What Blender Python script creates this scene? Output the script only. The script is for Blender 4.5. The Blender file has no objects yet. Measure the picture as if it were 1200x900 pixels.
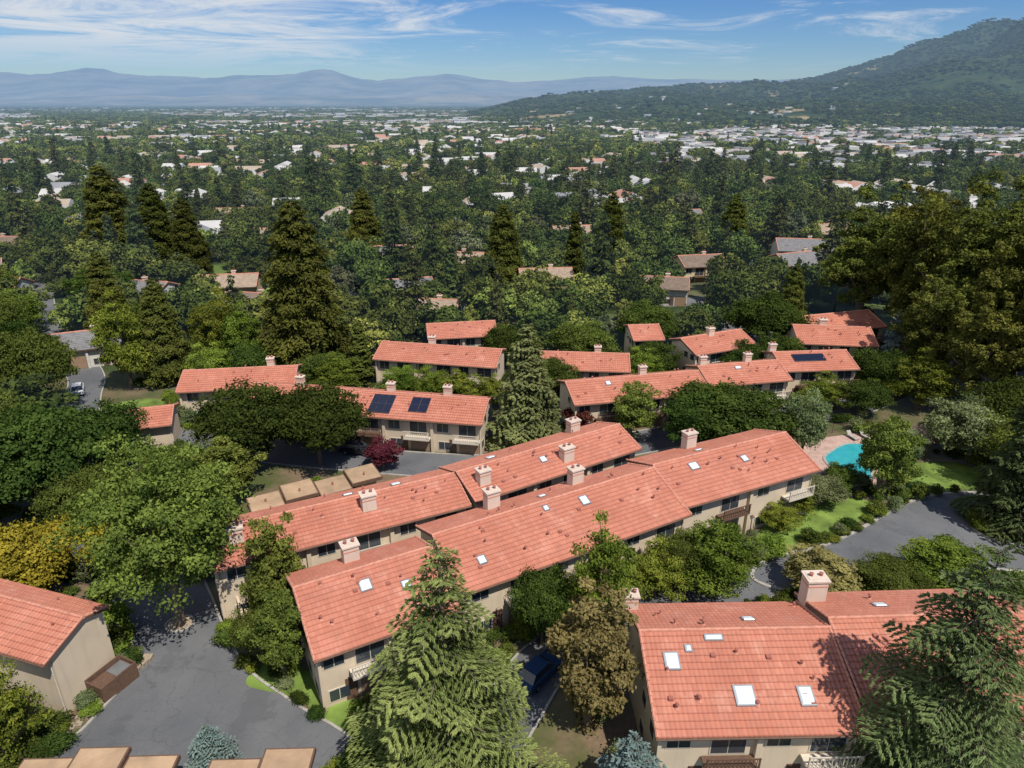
import bpy, math, random
import numpy as np
from mathutils import Vector, noise, Matrix
random.seed(7); rng=np.random.default_rng(11)
scene=bpy.context.scene
rad=math.radians
# ------------------------------------------------------------------ materials
def new_mat(name):
    m=bpy.data.materials.new(name); m.use_nodes=True
    nt=m.node_tree; nt.nodes.clear()
    out=nt.nodes.new('ShaderNodeOutputMaterial')
    try: m.cycles.emission_sampling='NONE'
    except Exception: pass
    return m,nt,out
def N(nt,t,**kw):
    n=nt.nodes.new(t)
    for k,v in kw.items():
        if hasattr(n,k): setattr(n,k,v)
    return n
def math_(nt,op,a,b=None,c=None,clamp=False):
    n=nt.nodes.new('ShaderNodeMath'); n.operation=op; n.use_clamp=clamp
    for i,v in enumerate((a,b,c)):
        if v is None: continue
        if isinstance(v,(int,float)): n.inputs[i].default_value=v
        else: nt.links.new(v,n.inputs[i])
    return n.outputs[0]
def mixc(nt,f,a,b,mode='MIX'):
    n=nt.nodes.new('ShaderNodeMix'); n.data_type='RGBA'; n.blend_type=mode
    for s,v in ((n.inputs[0],f),(n.inputs[6],a),(n.inputs[7],b)):
        if isinstance(v,(int,float)): s.default_value=v
        elif isinstance(v,tuple): s.default_value=(*v,1) if len(v)==3 else v
        else: nt.links.new(v,s)
    return n.outputs[2]
def mrange(nt,v,a,b,c=0.,d=1.,smooth=False):
    n=nt.nodes.new('ShaderNodeMapRange'); n.clamp=True
    if smooth: n.interpolation_type='SMOOTHSTEP'
    nt.links.new(v,n.inputs[0]); 
    for i,x in enumerate((a,b,c,d)): n.inputs[i+1].default_value=x
    return n.outputs[0]
def noise_(nt,scale,detail=3,vec=None,rough=.55,dist=0.):
    n=nt.nodes.new('ShaderNodeTexNoise'); n.inputs['Scale'].default_value=scale
    n.inputs['Detail'].default_value=detail; n.inputs['Roughness'].default_value=rough
    n.inputs['Distortion'].default_value=dist
    if vec is None:
        g=nt.nodes.new('ShaderNodeNewGeometry'); vec=g.outputs['Position']
    nt.links.new(vec,n.inputs['Vector'])
    return n.outputs['Fac']
HAZE_GLOW=(0.265,0.405,0.60)
def painted_haze(nt,shader,out,L=6600.):  # aerial haze painted in: bluish glow mixed into surfaces by distance from origin
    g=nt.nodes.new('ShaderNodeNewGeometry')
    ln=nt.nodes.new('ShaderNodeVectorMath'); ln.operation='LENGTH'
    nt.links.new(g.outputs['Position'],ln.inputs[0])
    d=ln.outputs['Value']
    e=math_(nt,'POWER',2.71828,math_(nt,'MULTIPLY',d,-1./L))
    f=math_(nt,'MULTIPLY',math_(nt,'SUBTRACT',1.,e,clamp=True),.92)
    em=nt.nodes.new('ShaderNodeEmission'); em.inputs[0].default_value=(*HAZE_GLOW,1); em.inputs[1].default_value=.95
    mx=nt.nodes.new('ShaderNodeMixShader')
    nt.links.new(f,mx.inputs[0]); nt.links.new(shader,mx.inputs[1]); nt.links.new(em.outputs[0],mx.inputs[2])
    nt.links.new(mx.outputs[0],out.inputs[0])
def simple(name,col,rough=.8,var=.15,scale=1.5,metal=0.,bump=0.,hz=False,spec=.3):
    m,nt,out=new_mat(name)
    b=N(nt,'ShaderNodeBsdfPrincipled')
    f=noise_(nt,scale,4)
    lo=tuple(c*(1-var) for c in col); hi=tuple(min(1,c*(1+var)) for c in col)
    c=mixc(nt,mrange(nt,f,.3,.7),lo,hi)
    nt.links.new(c,b.inputs['Base Color'])
    b.inputs['Roughness'].default_value=rough; b.inputs['Metallic'].default_value=metal
    b.inputs['Specular IOR Level'].default_value=spec
    if bump:
        bp=N(nt,'ShaderNodeBump'); bp.inputs['Strength'].default_value=bump; bp.inputs['Distance'].default_value=.05
        nt.links.new(noise_(nt,scale*8,4),bp.inputs['Height']); nt.links.new(bp.outputs[0],b.inputs['Normal'])
    if hz: painted_haze(nt,b.outputs[0],out)
    else: nt.links.new(b.outputs[0],out.inputs[0])
    return m
def stuccomat(name,col):
    m,nt,out=new_mat(name); b=N(nt,'ShaderNodeBsdfPrincipled')
    g=N(nt,'ShaderNodeNewGeometry'); sp=N(nt,'ShaderNodeSeparateXYZ'); nt.links.new(g.outputs['Position'],sp.inputs[0])
    mp=N(nt,'ShaderNodeMapping'); mp.inputs['Scale'].default_value=(2.2,2.2,.18); nt.links.new(g.outputs['Position'],mp.inputs[0])
    c=mixc(nt,mrange(nt,noise_(nt,.5,4),.3,.7),tuple(x*.92 for x in col),tuple(x*1.06 for x in col))
    c=mixc(nt,mrange(nt,noise_(nt,1.,4,mp.outputs[0]),.52,.75,0,.35),c,tuple(x*.68 for x in col))
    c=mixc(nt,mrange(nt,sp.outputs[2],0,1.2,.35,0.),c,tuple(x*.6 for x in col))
    nt.links.new(c,b.inputs['Base Color']); b.inputs['Roughness'].default_value=.92; b.inputs['Specular IOR Level'].default_value=.2
    nt.links.new(b.outputs[0],out.inputs[0]); return m
def foliage(name,dark,light,hz=False,trans=.25,var=.26,hue=.468):
    m,nt,out=new_mat(name)
    at=N(nt,'ShaderNodeAttribute'); at.attribute_name='tone'
    oi=N(nt,'ShaderNodeObjectInfo')
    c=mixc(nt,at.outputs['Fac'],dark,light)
    hs=N(nt,'ShaderNodeHueSaturation')
    nt.links.new(c,hs.inputs['Color'])
    nt.links.new(math_(nt,'ADD',hue,math_(nt,'MULTIPLY',oi.outputs['Random'],.048)),hs.inputs['Hue'])
    r2=math_(nt,'FRACT',math_(nt,'MULTIPLY',oi.outputs['Random'],17.31))
    nt.links.new(math_(nt,'ADD',1-var,math_(nt,'MULTIPLY',r2,2*var)),hs.inputs['Value'])
    hs.inputs['Saturation'].default_value=.97
    d=N(nt,'ShaderNodeBsdfDiffuse')
    nt.links.new(hs.outputs[0],d.inputs[0])
    if hz: painted_haze(nt,d.outputs[0],out); return m
    t=N(nt,'ShaderNodeBsdfTranslucent')
    tc=mixc(nt,1.,hs.outputs[0],(1.25,1.35,.5),'MULTIPLY'); nt.links.new(tc,t.inputs[0])
    mx=N(nt,'ShaderNodeMixShader'); mx.inputs[0].default_value=trans
    nt.links.new(d.outputs[0],mx.inputs[1]); nt.links.new(t.outputs[0],mx.inputs[2])
    nt.links.new(mx.outputs[0],out.inputs[0])
    return m
M={}
M['bark']=simple('bark',(.17,.13,.10),.9,.3,3)
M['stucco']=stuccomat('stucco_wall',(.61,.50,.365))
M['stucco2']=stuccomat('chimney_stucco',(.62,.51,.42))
M['trim']=simple('brown_timber',(.13,.075,.05),.7,.2,4)
M['glass']=simple('window_glass',(.035,.045,.055),.08,.1,1,spec=.8)
M['frame']=simple('window_frame',(.60,.53,.43),.6,.05)
M['door']=simple('garage_door',(.30,.20,.13),.6,.1)
M['pipe']=simple('vent_pipe',(.34,.13,.095),.6,.1)
M['sky']=simple('skylight_dome',(.66,.72,.75),.25,.03,spec=.6)
M['concrete']=simple('concrete',(.36,.335,.295),.9,.2,2)
M['flat']=simple('gravel_roof',(.40,.27,.165),.95,.25,.5,bump=.4)
M['deckm']=simple('pool_deck_paving',(.46,.31,.25),.85,.2,1)
M['grass']=simple('lawn_grass',(.14,.205,.04),.95,.5,.4,bump=.6)
M['stone']=simple('edging_stone',(.35,.28,.2),.9,.3,5,bump=.5)
M['white']=simple('white_paint',(.74,.72,.68),.6,.04)
M['metal']=simple('grey_metal',(.3,.31,.32),.4,.1,metal=.6)
M['tire']=simple('tyre_rubber',(.02,.02,.02),.8)
M['woodroof']=simple('shingle_roof',(.14,.10,.075),.95,.3,3)
def asphalt():
    m,nt,out=new_mat('asphalt'); b=N(nt,'ShaderNodeBsdfPrincipled')
    a=noise_(nt,.12,5); f=noise_(nt,9,4); 
    c=mixc(nt,mrange(nt,a,.35,.65),(.10,.105,.112),(.165,.165,.168))
    c=mixc(nt,mrange(nt,f,.3,.7,0,.4),c,(.08,.08,.085))
    g=N(nt,'ShaderNodeNewGeometry')
    nz=N(nt,'ShaderNodeTexNoise'); nz.inputs['Scale'].default_value=.7; nt.links.new(g.outputs['Position'],nz.inputs['Vector'])
    sc=N(nt,'ShaderNodeVectorMath'); sc.operation='SCALE'; sc.inputs['Scale'].default_value=2.
    wv=N(nt,'ShaderNodeVectorMath'); wv.operation='ADD'
    nt.links.new(nz.outputs['Color'],sc.inputs[0]); nt.links.new(sc.outputs[0],wv.inputs[0]); nt.links.new(g.outputs['Position'],wv.inputs[1])
    for s_,w_ in ((.16,.010),(.5,.014)):
        v=N(nt,'ShaderNodeTexVoronoi'); v.feature='DISTANCE_TO_EDGE'; v.inputs['Scale'].default_value=s_
        nt.links.new(wv.outputs[0],v.inputs['Vector'])
        c=mixc(nt,mrange(nt,v.outputs['Distance'],.0,w_,.4,0.),c,(.055,.055,.058))
    c=mixc(nt,mrange(nt,noise_(nt,.22,5,rough=.6),.58,.61,0,.4),c,(.075,.077,.08))
    c=mixc(nt,mrange(nt,noise_(nt,1.7,5,rough=.7),.66,.74,0,.5),c,(.05,.05,.05))
    nt.links.new(c,b.inputs['Base Color']); b.inputs['Roughness'].default_value=.9
    nt.links.new(b.outputs[0],out.inputs[0]); return m
M['asphalt']=asphalt()
def roofmat():
    m,nt,out=new_mat('terracotta_tile'); b=N(nt,'ShaderNodeBsdfPrincipled')
    uv=N(nt,'ShaderNodeUVMap')
    sp=N(nt,'ShaderNodeSeparateXYZ'); nt.links.new(uv.outputs[0],sp.inputs[0])
    fu=math_(nt,'FLOOR',math_(nt,'DIVIDE',sp.outputs[0],.32)); fv=math_(nt,'FLOOR',math_(nt,'DIVIDE',sp.outputs[1],.42))
    cb=N(nt,'ShaderNodeCombineXYZ'); nt.links.new(fu,cb.inputs[0]); nt.links.new(fv,cb.inputs[1])
    wn=N(nt,'ShaderNodeTexWhiteNoise'); wn.noise_dimensions='2D'; nt.links.new(cb.outputs[0],wn.inputs['Vector'])
    a=noise_(nt,.25,4)
    c=mixc(nt,mrange(nt,a,.3,.7),(.475,.178,.116),(.575,.238,.162))
    c=mixc(nt,mrange(nt,wn.outputs['Value'],0,1,0,.45),c,(.37,.128,.085))
    st=noise_(nt,.9,6,rough=.75)
    c=mixc(nt,mrange(nt,st,.50,.75,0,.55),c,(.34,.165,.125))
    c=mixc(nt,mrange(nt,noise_(nt,.5,5,rough=.7),.57,.75,0,.5),c,(.63,.37,.28))
    cs=N(nt,'ShaderNodeCombineXYZ'); nt.links.new(math_(nt,'MULTIPLY',sp.outputs[0],1.6),cs.inputs[0]); nt.links.new(math_(nt,'MULTIPLY',sp.outputs[1],.16),cs.inputs[1])
    c=mixc(nt,mrange(nt,noise_(nt,1.,5,cs.outputs[0],.65),.55,.75,0,.4),c,(.30,.15,.11))
    fr=math_(nt,'FRACT',math_(nt,'DIVIDE',sp.outputs[1],.42))
    c=mixc(nt,mrange(nt,fr,.80,.98,0,.5),c,(.24,.085,.055))
    nt.links.new(c,b.inputs['Base Color']); b.inputs['Roughness'].default_value=.9
    b.inputs['Specular IOR Level'].default_value=.1
    w=math_(nt,'ABSOLUTE',math_(nt,'SINE',math_(nt,'MULTIPLY',sp.outputs[0],math.pi/.32)))
    bp=N(nt,'ShaderNodeBump'); bp.inputs['Strength'].default_value=.6; bp.inputs['Distance'].default_value=.07
    nt.links.new(w,bp.inputs['Height']); nt.links.new(bp.outputs[0],b.inputs['Normal'])
    nt.links.new(b.outputs[0],out.inputs[0]); return m
M['roof']=roofmat()
M['cap']=simple('ridge_tile',(.55,.25,.175),.9,.18,3,spec=.1)
def solarmat():
    m,nt,out=new_mat('solar_cells'); b=N(nt,'ShaderNodeBsdfPrincipled')
    c=mixc(nt,noise_(nt,2,2),(.010,.013,.025),(.018,.022,.045))
    nt.links.new(c,b.inputs['Base Color'])
    b.inputs['Roughness'].default_value=.2; nt.links.new(b.outputs[0],out.inputs[0]); return m
M['solar']=solarmat()
def watermat():
    m,nt,out=new_mat('pool_water'); b=N(nt,'ShaderNodeBsdfPrincipled')
    c=mixc(nt,noise_(nt,.8,3),(.02,.27,.31),(.06,.42,.44)); nt.links.new(c,b.inputs['Base Color'])
    b.inputs['Roughness'].default_value=.05
    bp=N(nt,'ShaderNodeBump'); bp.inputs['Strength'].default_value=.15; nt.links.new(noise_(nt,3,2),bp.inputs['Height']); nt.links.new(bp.outputs[0],b.inputs['Normal'])
    nt.links.new(b.outputs[0],out.inputs[0]); return m
M['water']=watermat()
def carpaint(n,c):
    m=simple(n,c,.25,.02,1,metal=.2,spec=.6); return m
FM={
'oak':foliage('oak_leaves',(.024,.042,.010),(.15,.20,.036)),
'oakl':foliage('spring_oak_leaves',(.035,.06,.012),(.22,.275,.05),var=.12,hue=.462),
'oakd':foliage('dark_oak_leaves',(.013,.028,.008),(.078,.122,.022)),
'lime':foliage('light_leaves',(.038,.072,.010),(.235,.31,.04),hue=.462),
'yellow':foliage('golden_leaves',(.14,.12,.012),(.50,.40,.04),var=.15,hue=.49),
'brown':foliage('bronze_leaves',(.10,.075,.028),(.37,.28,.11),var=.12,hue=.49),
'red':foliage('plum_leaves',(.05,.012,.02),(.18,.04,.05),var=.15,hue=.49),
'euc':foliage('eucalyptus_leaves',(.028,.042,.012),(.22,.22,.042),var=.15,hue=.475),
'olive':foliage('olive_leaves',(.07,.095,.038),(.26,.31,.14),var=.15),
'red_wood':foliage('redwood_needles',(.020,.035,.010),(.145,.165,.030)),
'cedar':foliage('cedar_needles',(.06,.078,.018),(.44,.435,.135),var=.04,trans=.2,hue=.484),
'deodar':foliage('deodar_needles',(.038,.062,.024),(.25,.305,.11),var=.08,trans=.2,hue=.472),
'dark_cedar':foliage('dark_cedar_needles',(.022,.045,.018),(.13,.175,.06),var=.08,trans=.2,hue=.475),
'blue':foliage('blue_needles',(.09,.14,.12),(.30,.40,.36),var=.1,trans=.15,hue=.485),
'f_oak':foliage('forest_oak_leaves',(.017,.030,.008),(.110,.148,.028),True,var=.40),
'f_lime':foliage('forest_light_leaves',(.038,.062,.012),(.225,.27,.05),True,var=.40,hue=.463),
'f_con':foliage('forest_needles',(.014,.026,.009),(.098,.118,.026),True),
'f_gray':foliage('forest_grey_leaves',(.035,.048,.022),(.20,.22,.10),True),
}
# ------------------------------------------------------------------ mesh builder
class MB:
    def __init__(s): s.v=[];s.f=[];s.m=[];s.uv=[];s.mats=[]
    def mi(s,mat):
        if mat not in s.mats: s.mats.append(mat)
        return s.mats.index(mat)
    def face(s,pts,mat,uv=None):
        i=len(s.v); s.v+= [tuple(p) for p in pts]; s.f.append(tuple(range(i,i+len(pts)))); s.m.append(s.mi(mat)); s.uv.append(uv or [(0,0)]*len(pts))
    def box(s,x0,x1,y0,y1,z0,z1,mat):
        a=[(x0,y0,z0),(x1,y0,z0),(x1,y1,z0),(x0,y1,z0),(x0,y0,z1),(x1,y0,z1),(x1,y1,z1),(x0,y1,z1)]
        for q in ((0,3,2,1),(4,5,6,7),(0,1,5,4),(1,2,6,5),(2,3,7,6),(3,0,4,7)): s.face([a[k] for k in q],mat)
    def tube(s,p0,p1,r0,r1,mat,n=8,cap=True):
        p0=Vector(p0);p1=Vector(p1);d=(p1-p0).normalized()
        a=d.orthogonal().normalized();b=d.cross(a)
        A=[p0+(a*math.cos(t)+b*math.sin(t))*r0 for t in [2*math.pi*k/n for k in range(n)]]
        B=[p1+(a*math.cos(t)+b*math.sin(t))*r1 for t in [2*math.pi*k/n for k in range(n)]]
        for k in range(n): s.face([A[k],A[(k+1)%n],B[(k+1)%n],B[k]],mat)
        if cap: s.face(B,mat); s.face(A[::-1],mat)
    def obj(s,name,parent=None,loc=None,rot=0):
        me=bpy.data.meshes.new(name); me.from_pydata(s.v,[],s.f)
        for m in s.mats: me.materials.append(m)
        me.polygons.foreach_set('material_index',s.m)
        ul=me.uv_layers.new(name='UVMap'); flat=[c for u in s.uv for p in u for c in p]; ul.data.foreach_set('uv',flat)
        me.update(); o=bpy.data.objects.new(name,me); scene.collection.objects.link(o)
        if parent: o.parent=parent
        if loc: o.location=loc
        o.rotation_euler[2]=rot
        return o
def empty(name,loc,rot=0):
    e=bpy.data.objects.new(name,None); e.location=loc; e.rotation_euler[2]=rot; e.empty_display_size=.5
    scene.collection.objects.link(e); return e
# ------------------------------------------------------------------ trees
def quads_mesh(name,P,Nr,T,S,A,tone,tubes,leafmat,barkmat):
    n=len(P)
    Nr=Nr/np.linalg.norm(Nr,axis=1,keepdims=True)
    T=T-(T*Nr).sum(1,keepdims=True)*Nr; T/=np.linalg.norm(T,axis=1,keepdims=True)+1e-9
    B=np.cross(Nr,T); S=S[:,None]; A=A[:,None] if np.ndim(A) else A
    bend=Nr*S*.18
    V=np.empty((n,4,3)); V[:,0]=P-T*S; V[:,1]=P-B*S*A+bend; V[:,2]=P+T*S; V[:,3]=P+B*S*A+bend*.3
    V=V.reshape(-1,3); tn=np.repeat(tone,4)
    tv=[];tf=[];off=n*4
    for (p0,p1,r0,r1,sd) in tubes:
        p0=np.array(p0,float);p1=np.array(p1,float);d=p1-p0;L=np.linalg.norm(d)
        if L<1e-4: continue
        d/=L;a=np.cross(d,[0.31,.95,.05]);a/=np.linalg.norm(a);b=np.cross(d,a)
        base=off+len(tv)
        for (pp,r) in ((p0,r0),(p1,r1)):
            for k in range(sd):
                t=2*math.pi*k/sd; tv.append(pp+(a*math.cos(t)+b*math.sin(t))*r)
        for k in range(sd): tf.append((base+k,base+(k+1)%sd,base+sd+(k+1)%sd,base+sd+k))
    nt_=len(tv)
    if nt_: V=np.vstack([V,np.array(tv)]); tn=np.concatenate([tn,np.zeros(nt_)])
    F=np.arange(n*4).reshape(-1,4)
    if tf: F=np.vstack([F,np.array(tf)])
    me=bpy.data.meshes.new(name); me.vertices.add(len(V)); me.vertices.foreach_set('co',V.astype(np.float32).ravel())
    nf=len(F); me.loops.add(nf*4); me.loops.foreach_set('vertex_index',F.astype(np.int32).ravel())
    me.polygons.add(nf); me.polygons.foreach_set('loop_start',np.arange(0,nf*4,4,dtype=np.int32)); 
    me.materials.append(leafmat); me.materials.append(barkmat)
    mi=np.zeros(nf,dtype=np.int32); mi[n:]=1; me.polygons.foreach_set('material_index',mi)
    at=me.attributes.new('tone','FLOAT','POINT'); at.data.foreach_set('value',np.clip(tn,0,1).astype(np.float32))
    me.update(calc_edges=True); return me
def rdir(r,n):
    v=r.normal(size=(n,3)); return v/np.linalg.norm(v,axis=1,keepdims=True)
def broadleaf(name,seed,h,w,mat,ncl=90,nl=240,ls=.26,crown=.75,rc=.17,flat=.75,rough=.10):
    r=np.random.default_rng(seed); ch=h*crown; cz=h-ch/2
    ph=r.uniform(0,6.28,6); am=r.uniform(.05,.14,6)
    D=rdir(r,ncl); rr=r.uniform(.30,1,ncl)**.5
    az=np.arctan2(D[:,1],D[:,0])
    bump=1+am[0]*np.sin(2*az+ph[0])+am[1]*np.sin(3*az+ph[1])+am[2]*np.sin(5*az+ph[2])+am[3]*np.sin(4*D[:,2]+ph[3])+r.normal(0,rough,ncl)
    rad_=np.array([w/2,w/2,ch/2])
    R=r.uniform(.55,1.4,ncl)*rc*w
    C=D*(rr*bump)[:,None]*(rad_-rc*w*np.array([.75,.75,.6])); 
    low=C[:,2]<0; C[low,2]*=.8
    C[:,2]+=cz
    ct=np.clip(.45+r.normal(0,.28,ncl),0,1)
    idx=np.repeat(np.arange(ncl),nl); n=len(idx)
    d=rdir(r,n); up=d[:,2]<-.3; d[up,2]*=-.7
    out=D[idx]; d=d+out*.35; d/=np.linalg.norm(d,axis=1,keepdims=True)
    lob=1+.30*np.sin(d[:,0]*7+idx*1.3)*np.sin(d[:,1]*7+idx*2.1)+.12*np.sin(d[:,2]*11+idx)
    P=C[idx]+d*(R[idx]*r.uniform(.4,1.12,n)**.6*lob)[:,None]*np.array([1,1,flat])
    Nr=d*.7+rdir(r,n)*.8+np.array([0,0,.25])
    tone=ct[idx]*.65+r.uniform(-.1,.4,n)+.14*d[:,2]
    S=ls*r.uniform(.5,1.3,n)
    tubes=[];th=h-ch*.72;tr=.022*h+.05
    bx,by=r.normal(0,.03*h,2)
    tubes.append(((0,0,-.3),(bx*.5,by*.5,th*.5),tr*1.25,tr,8)); tubes.append(((bx*.5,by*.5,th*.5),(bx,by,th),tr,tr*.8,8))
    for k in r.choice(ncl,min(ncl,18),replace=False):
        mid=(C[k]*.5+np.array([bx,by,th])*.5)+np.array([0,0,-.04*h])
        tubes.append(((bx,by,th),mid,tr*.5,tr*.3,5)); tubes.append((mid,C[k],tr*.3,tr*.08,5))
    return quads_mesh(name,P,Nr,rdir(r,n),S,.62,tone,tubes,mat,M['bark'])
def conifer(name,seed,h,w,mat,step=.45,per=6,dens=26,cs=.16,up=.28,droop=.5,pw=.85,base=.06,twigs=True,aspect=.3,bare=0.,jit=.10,tipt=.62,bt=.12,vj=.5,nj=.38):
    r=np.random.default_rng(seed); Ps=[];Ns=[];Ts=[];Ss=[];To=[];tubes=[]
    z=h*base; ang=0
    nseg=8
    for k in range(nseg):
        z0=h*k/nseg*.99;z1=h*(k+1)/nseg*.99; f=lambda q:(.018*h)*(1-q/h)+.02
        tubes.append(((0,0,z0-(.3 if k==0 else 0)),(0,0,z1),f(z0),f(z1),7))
    while z<h*.985:
        q=z/h; L0=w/2*(1-q)**pw*min(1,.55+q*3.5)
        for k in range(per if q<.85 else max(3,per-2)):
            ang+=2.39996+r.normal(0,.15); L=L0*r.uniform(.58,1.18)+.15
            if r.random()<bare: continue
            zz=min(h*.985,z+r.uniform(-vj,vj)*step)
            dx,dy=math.cos(ang),math.sin(ang)
            u_=up*r.uniform(.6,1.4)*(1 if q<.8 else 2.2); dr=droop*r.uniform(.7,1.3)*(1-q*.5)
            n=max(8,int(dens*(L**1.55)/cs*.16))
            t=r.uniform(.08,1,n)**.75; side=np.sign(r.uniform(-1,1,n))*r.uniform(0,1,n)**.8
            if twigs:
                nt=max(4,int(L/ (cs*3.2))); kf=np.floor(t*nt); sgq=(side>0)*.5
                t0=np.clip((kf+.25+sgq*.5)/nt+r.normal(0,jit/nt,n),.03,1.02)
            else: t0=t; kf=np.zeros(n)
            lenv=1+.25*np.sin(kf*12.9+ang*7)
            tl=.42*L*np.sin(np.clip(t0,0,1)*math.pi*.80+.35)*(1-.35*t0)*lenv
            sw=side*tl
            fwd=np.abs(sw)*.75
            R=L*t0*.92+fwd*.55; R=np.minimum(R,L*1.08)
            zc=zz+L*(u_*(R/L)-dr*(R/L)**2)-np.abs(sw)*.20+r.normal(0,.012 if twigs else .07,n)*L-(sw**2)*.07
            P=np.stack([dx*R-dy*sw,dy*R+dx*sw,zc],1)
            Nn=np.tile([0,0,1.],(n,1))+r.normal(0,nj,(n,3))+np.stack([dx*.3*np.ones(n),dy*.3*np.ones(n),np.zeros(n)],1)*(1 if twigs else 2.2)
            sg=np.sign(sw); T=np.stack([dx*.8-dy*sg*.65,dy*.8+dx*sg*.65,-.28*np.ones(n)],1)+r.normal(0,.25,(n,3))
            Ps.append(P);Ns.append(Nn);Ts.append(T);Ss.append(cs*r.uniform(.6,1.3,n))
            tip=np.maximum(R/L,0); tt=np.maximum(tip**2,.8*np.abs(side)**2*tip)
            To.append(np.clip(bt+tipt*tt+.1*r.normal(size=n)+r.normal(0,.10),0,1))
            tubes.append(((0,0,zz),(dx*L*.55,dy*L*.55,zz+L*(u_*.55-dr*.3)),.010*h*(1-q)+.015,.02,4))
            tubes.append(((dx*L*.55,dy*L*.55,zz+L*(u_*.55-dr*.3)),(dx*L*.95,dy*L*.95,zz+L*(u_*.95-dr*.9)),.03,.01,3))
        z+=step*(1-.45*q)*r.uniform(.8,1.2)
    P=np.vstack(Ps)
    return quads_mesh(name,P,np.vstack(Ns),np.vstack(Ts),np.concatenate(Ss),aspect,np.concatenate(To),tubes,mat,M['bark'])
def place(me,name,x,y,h,w,h0,w0,rot=None,z=0):
    o=bpy.data.objects.new(name,me); scene.collection.objects.link(o)
    o.location=(x,y,z); s=w/w0; o.scale=(s,s,h/h0); o.rotation_euler=(0,0,random.uniform(0,6.28) if rot is None else rot)
    return o
PR={}
for i in range(3):
    PR['oak%d'%i]=(broadleaf('oak_mesh',20+i,12,14,FM['oak'],170,210,.20,rc=.125,rough=.14),12,14)
    PR['oakd%d'%i]=(broadleaf('dark_oak_mesh',25+i,12,14,FM['oakd'],150,220,.21,rc=.125,rough=.15),12,14)
PR['oakl0']=(broadleaf('spring_oak_mesh',28,16,13.5,FM['oakl'],260,170,.155,rc=.092,rough=.2,crown=.80),16,13.5)
for i in range(2):
    PR['lime%d'%i]=(broadleaf('light_tree_mesh',30+i,10,8,FM['lime'],110,190,.14,crown=.86,rc=.125,rough=.19),10,8)
    PR['euc%d'%i]=(broadleaf('eucalyptus_mesh',40+i,28,14,FM['euc'],240,170,.27,crown=.84,rc=.08,flat=1.3,rough=.26),28,14)
    PR['olive%d'%i]=(broadleaf('olive_mesh',50+i,8,8,FM['olive'],80,200,.15,crown=.88,rc=.14,rough=.15),8,8)
    PR['brown%d'%i]=(broadleaf('bronze_tree_mesh',60+i,12,6,FM['brown'],120,170,.15,crown=.88,rc=.13,flat=.9,rough=.2),12,6)
    PR['birch%d'%i]=(broadleaf('birch_mesh',65+i,10,6,FM['oakl'],100,170,.14,crown=.9,rc=.13,flat=.9,rough=.2),10,6)
PR['yellow0']=(broadleaf('golden_tree_mesh',70,7,9,FM['yellow'],80,200,.18,crown=.85,rc=.15),7,9)
PR['red0']=(broadleaf('plum_mesh',71,4,4,FM['red'],40,200,.13,crown=.85),4,4)
PR['shrub0']=(broadleaf('shrub_mesh',72,2,2.4,FM['lime'],26,120,.095,crown=.98,rc=.24),2,2.4)
PR['shrub1']=(broadleaf('shrub_mesh',73,2,2.4,FM['oak'],26,120,.095,crown=.98,rc=.24),2,2.4)
PR['shrub2']=(broadleaf('shrub_mesh',74,2,2.4,FM['olive'],26,120,.095,crown=.98,rc=.24),2,2.4)
PR['shrub3']=(broadleaf('shrub_mesh',75,2,2.4,FM['oakd'],26,120,.095,crown=.98,rc=.24),2,2.4)
PR['hero']=(conifer('cedar_mesh',80,20,16.5,FM['cedar'],step=.88,per=6,dens=76,cs=.14,up=.30,droop=.58,pw=.78,aspect=.22,bt=.04,tipt=.86),20,16.5)
PR['hero2']=(conifer('cedar_mesh',81,20,15,FM['deodar'],step=.85,per=6,dens=72,cs=.14,up=.28,droop=.55,pw=.72,aspect=.22,tipt=.85,bt=.08),20,15)
PR['deodar0']=(conifer('deodar_mesh',82,17,11.5,FM['deodar'],step=.52,per=8,dens=58,cs=.2,up=.15,droop=.5,pw=.70,bt=.3,tipt=.7),17,11.5)
PR['dcedar0']=(conifer('dark_cedar_mesh',83,17,11.5,FM['dark_cedar'],step=.6,per=7,dens=55,cs=.2,up=.15,droop=.45,pw=.62,bt=.15,tipt=.7,vj=1.),17,11.5)
for i in range(2):
    PR['redw%d'%i]=(conifer('redwood_mesh',84+i,24,12,FM['red_wood'],step=.5,per=7,dens=34,cs=.26,up=.1,droop=.45,pw=.55,twigs=False,aspect=.42,bare=.10,vj=1.4,nj=.6),24,12)
PR['blue0']=(conifer('blue_cedar_mesh',88,7,7,FM['blue'],step=.5,per=6,dens=50,cs=.12,up=.2,droop=.45,pw=.8),7,7)
PR['cyp0']=(conifer('cypress_mesh',89,14,4,FM['red_wood'],step=.4,per=8,dens=40,cs=.2,up=.7,droop=.2,pw=.5,twigs=False,aspect=.5),14,4)
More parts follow.
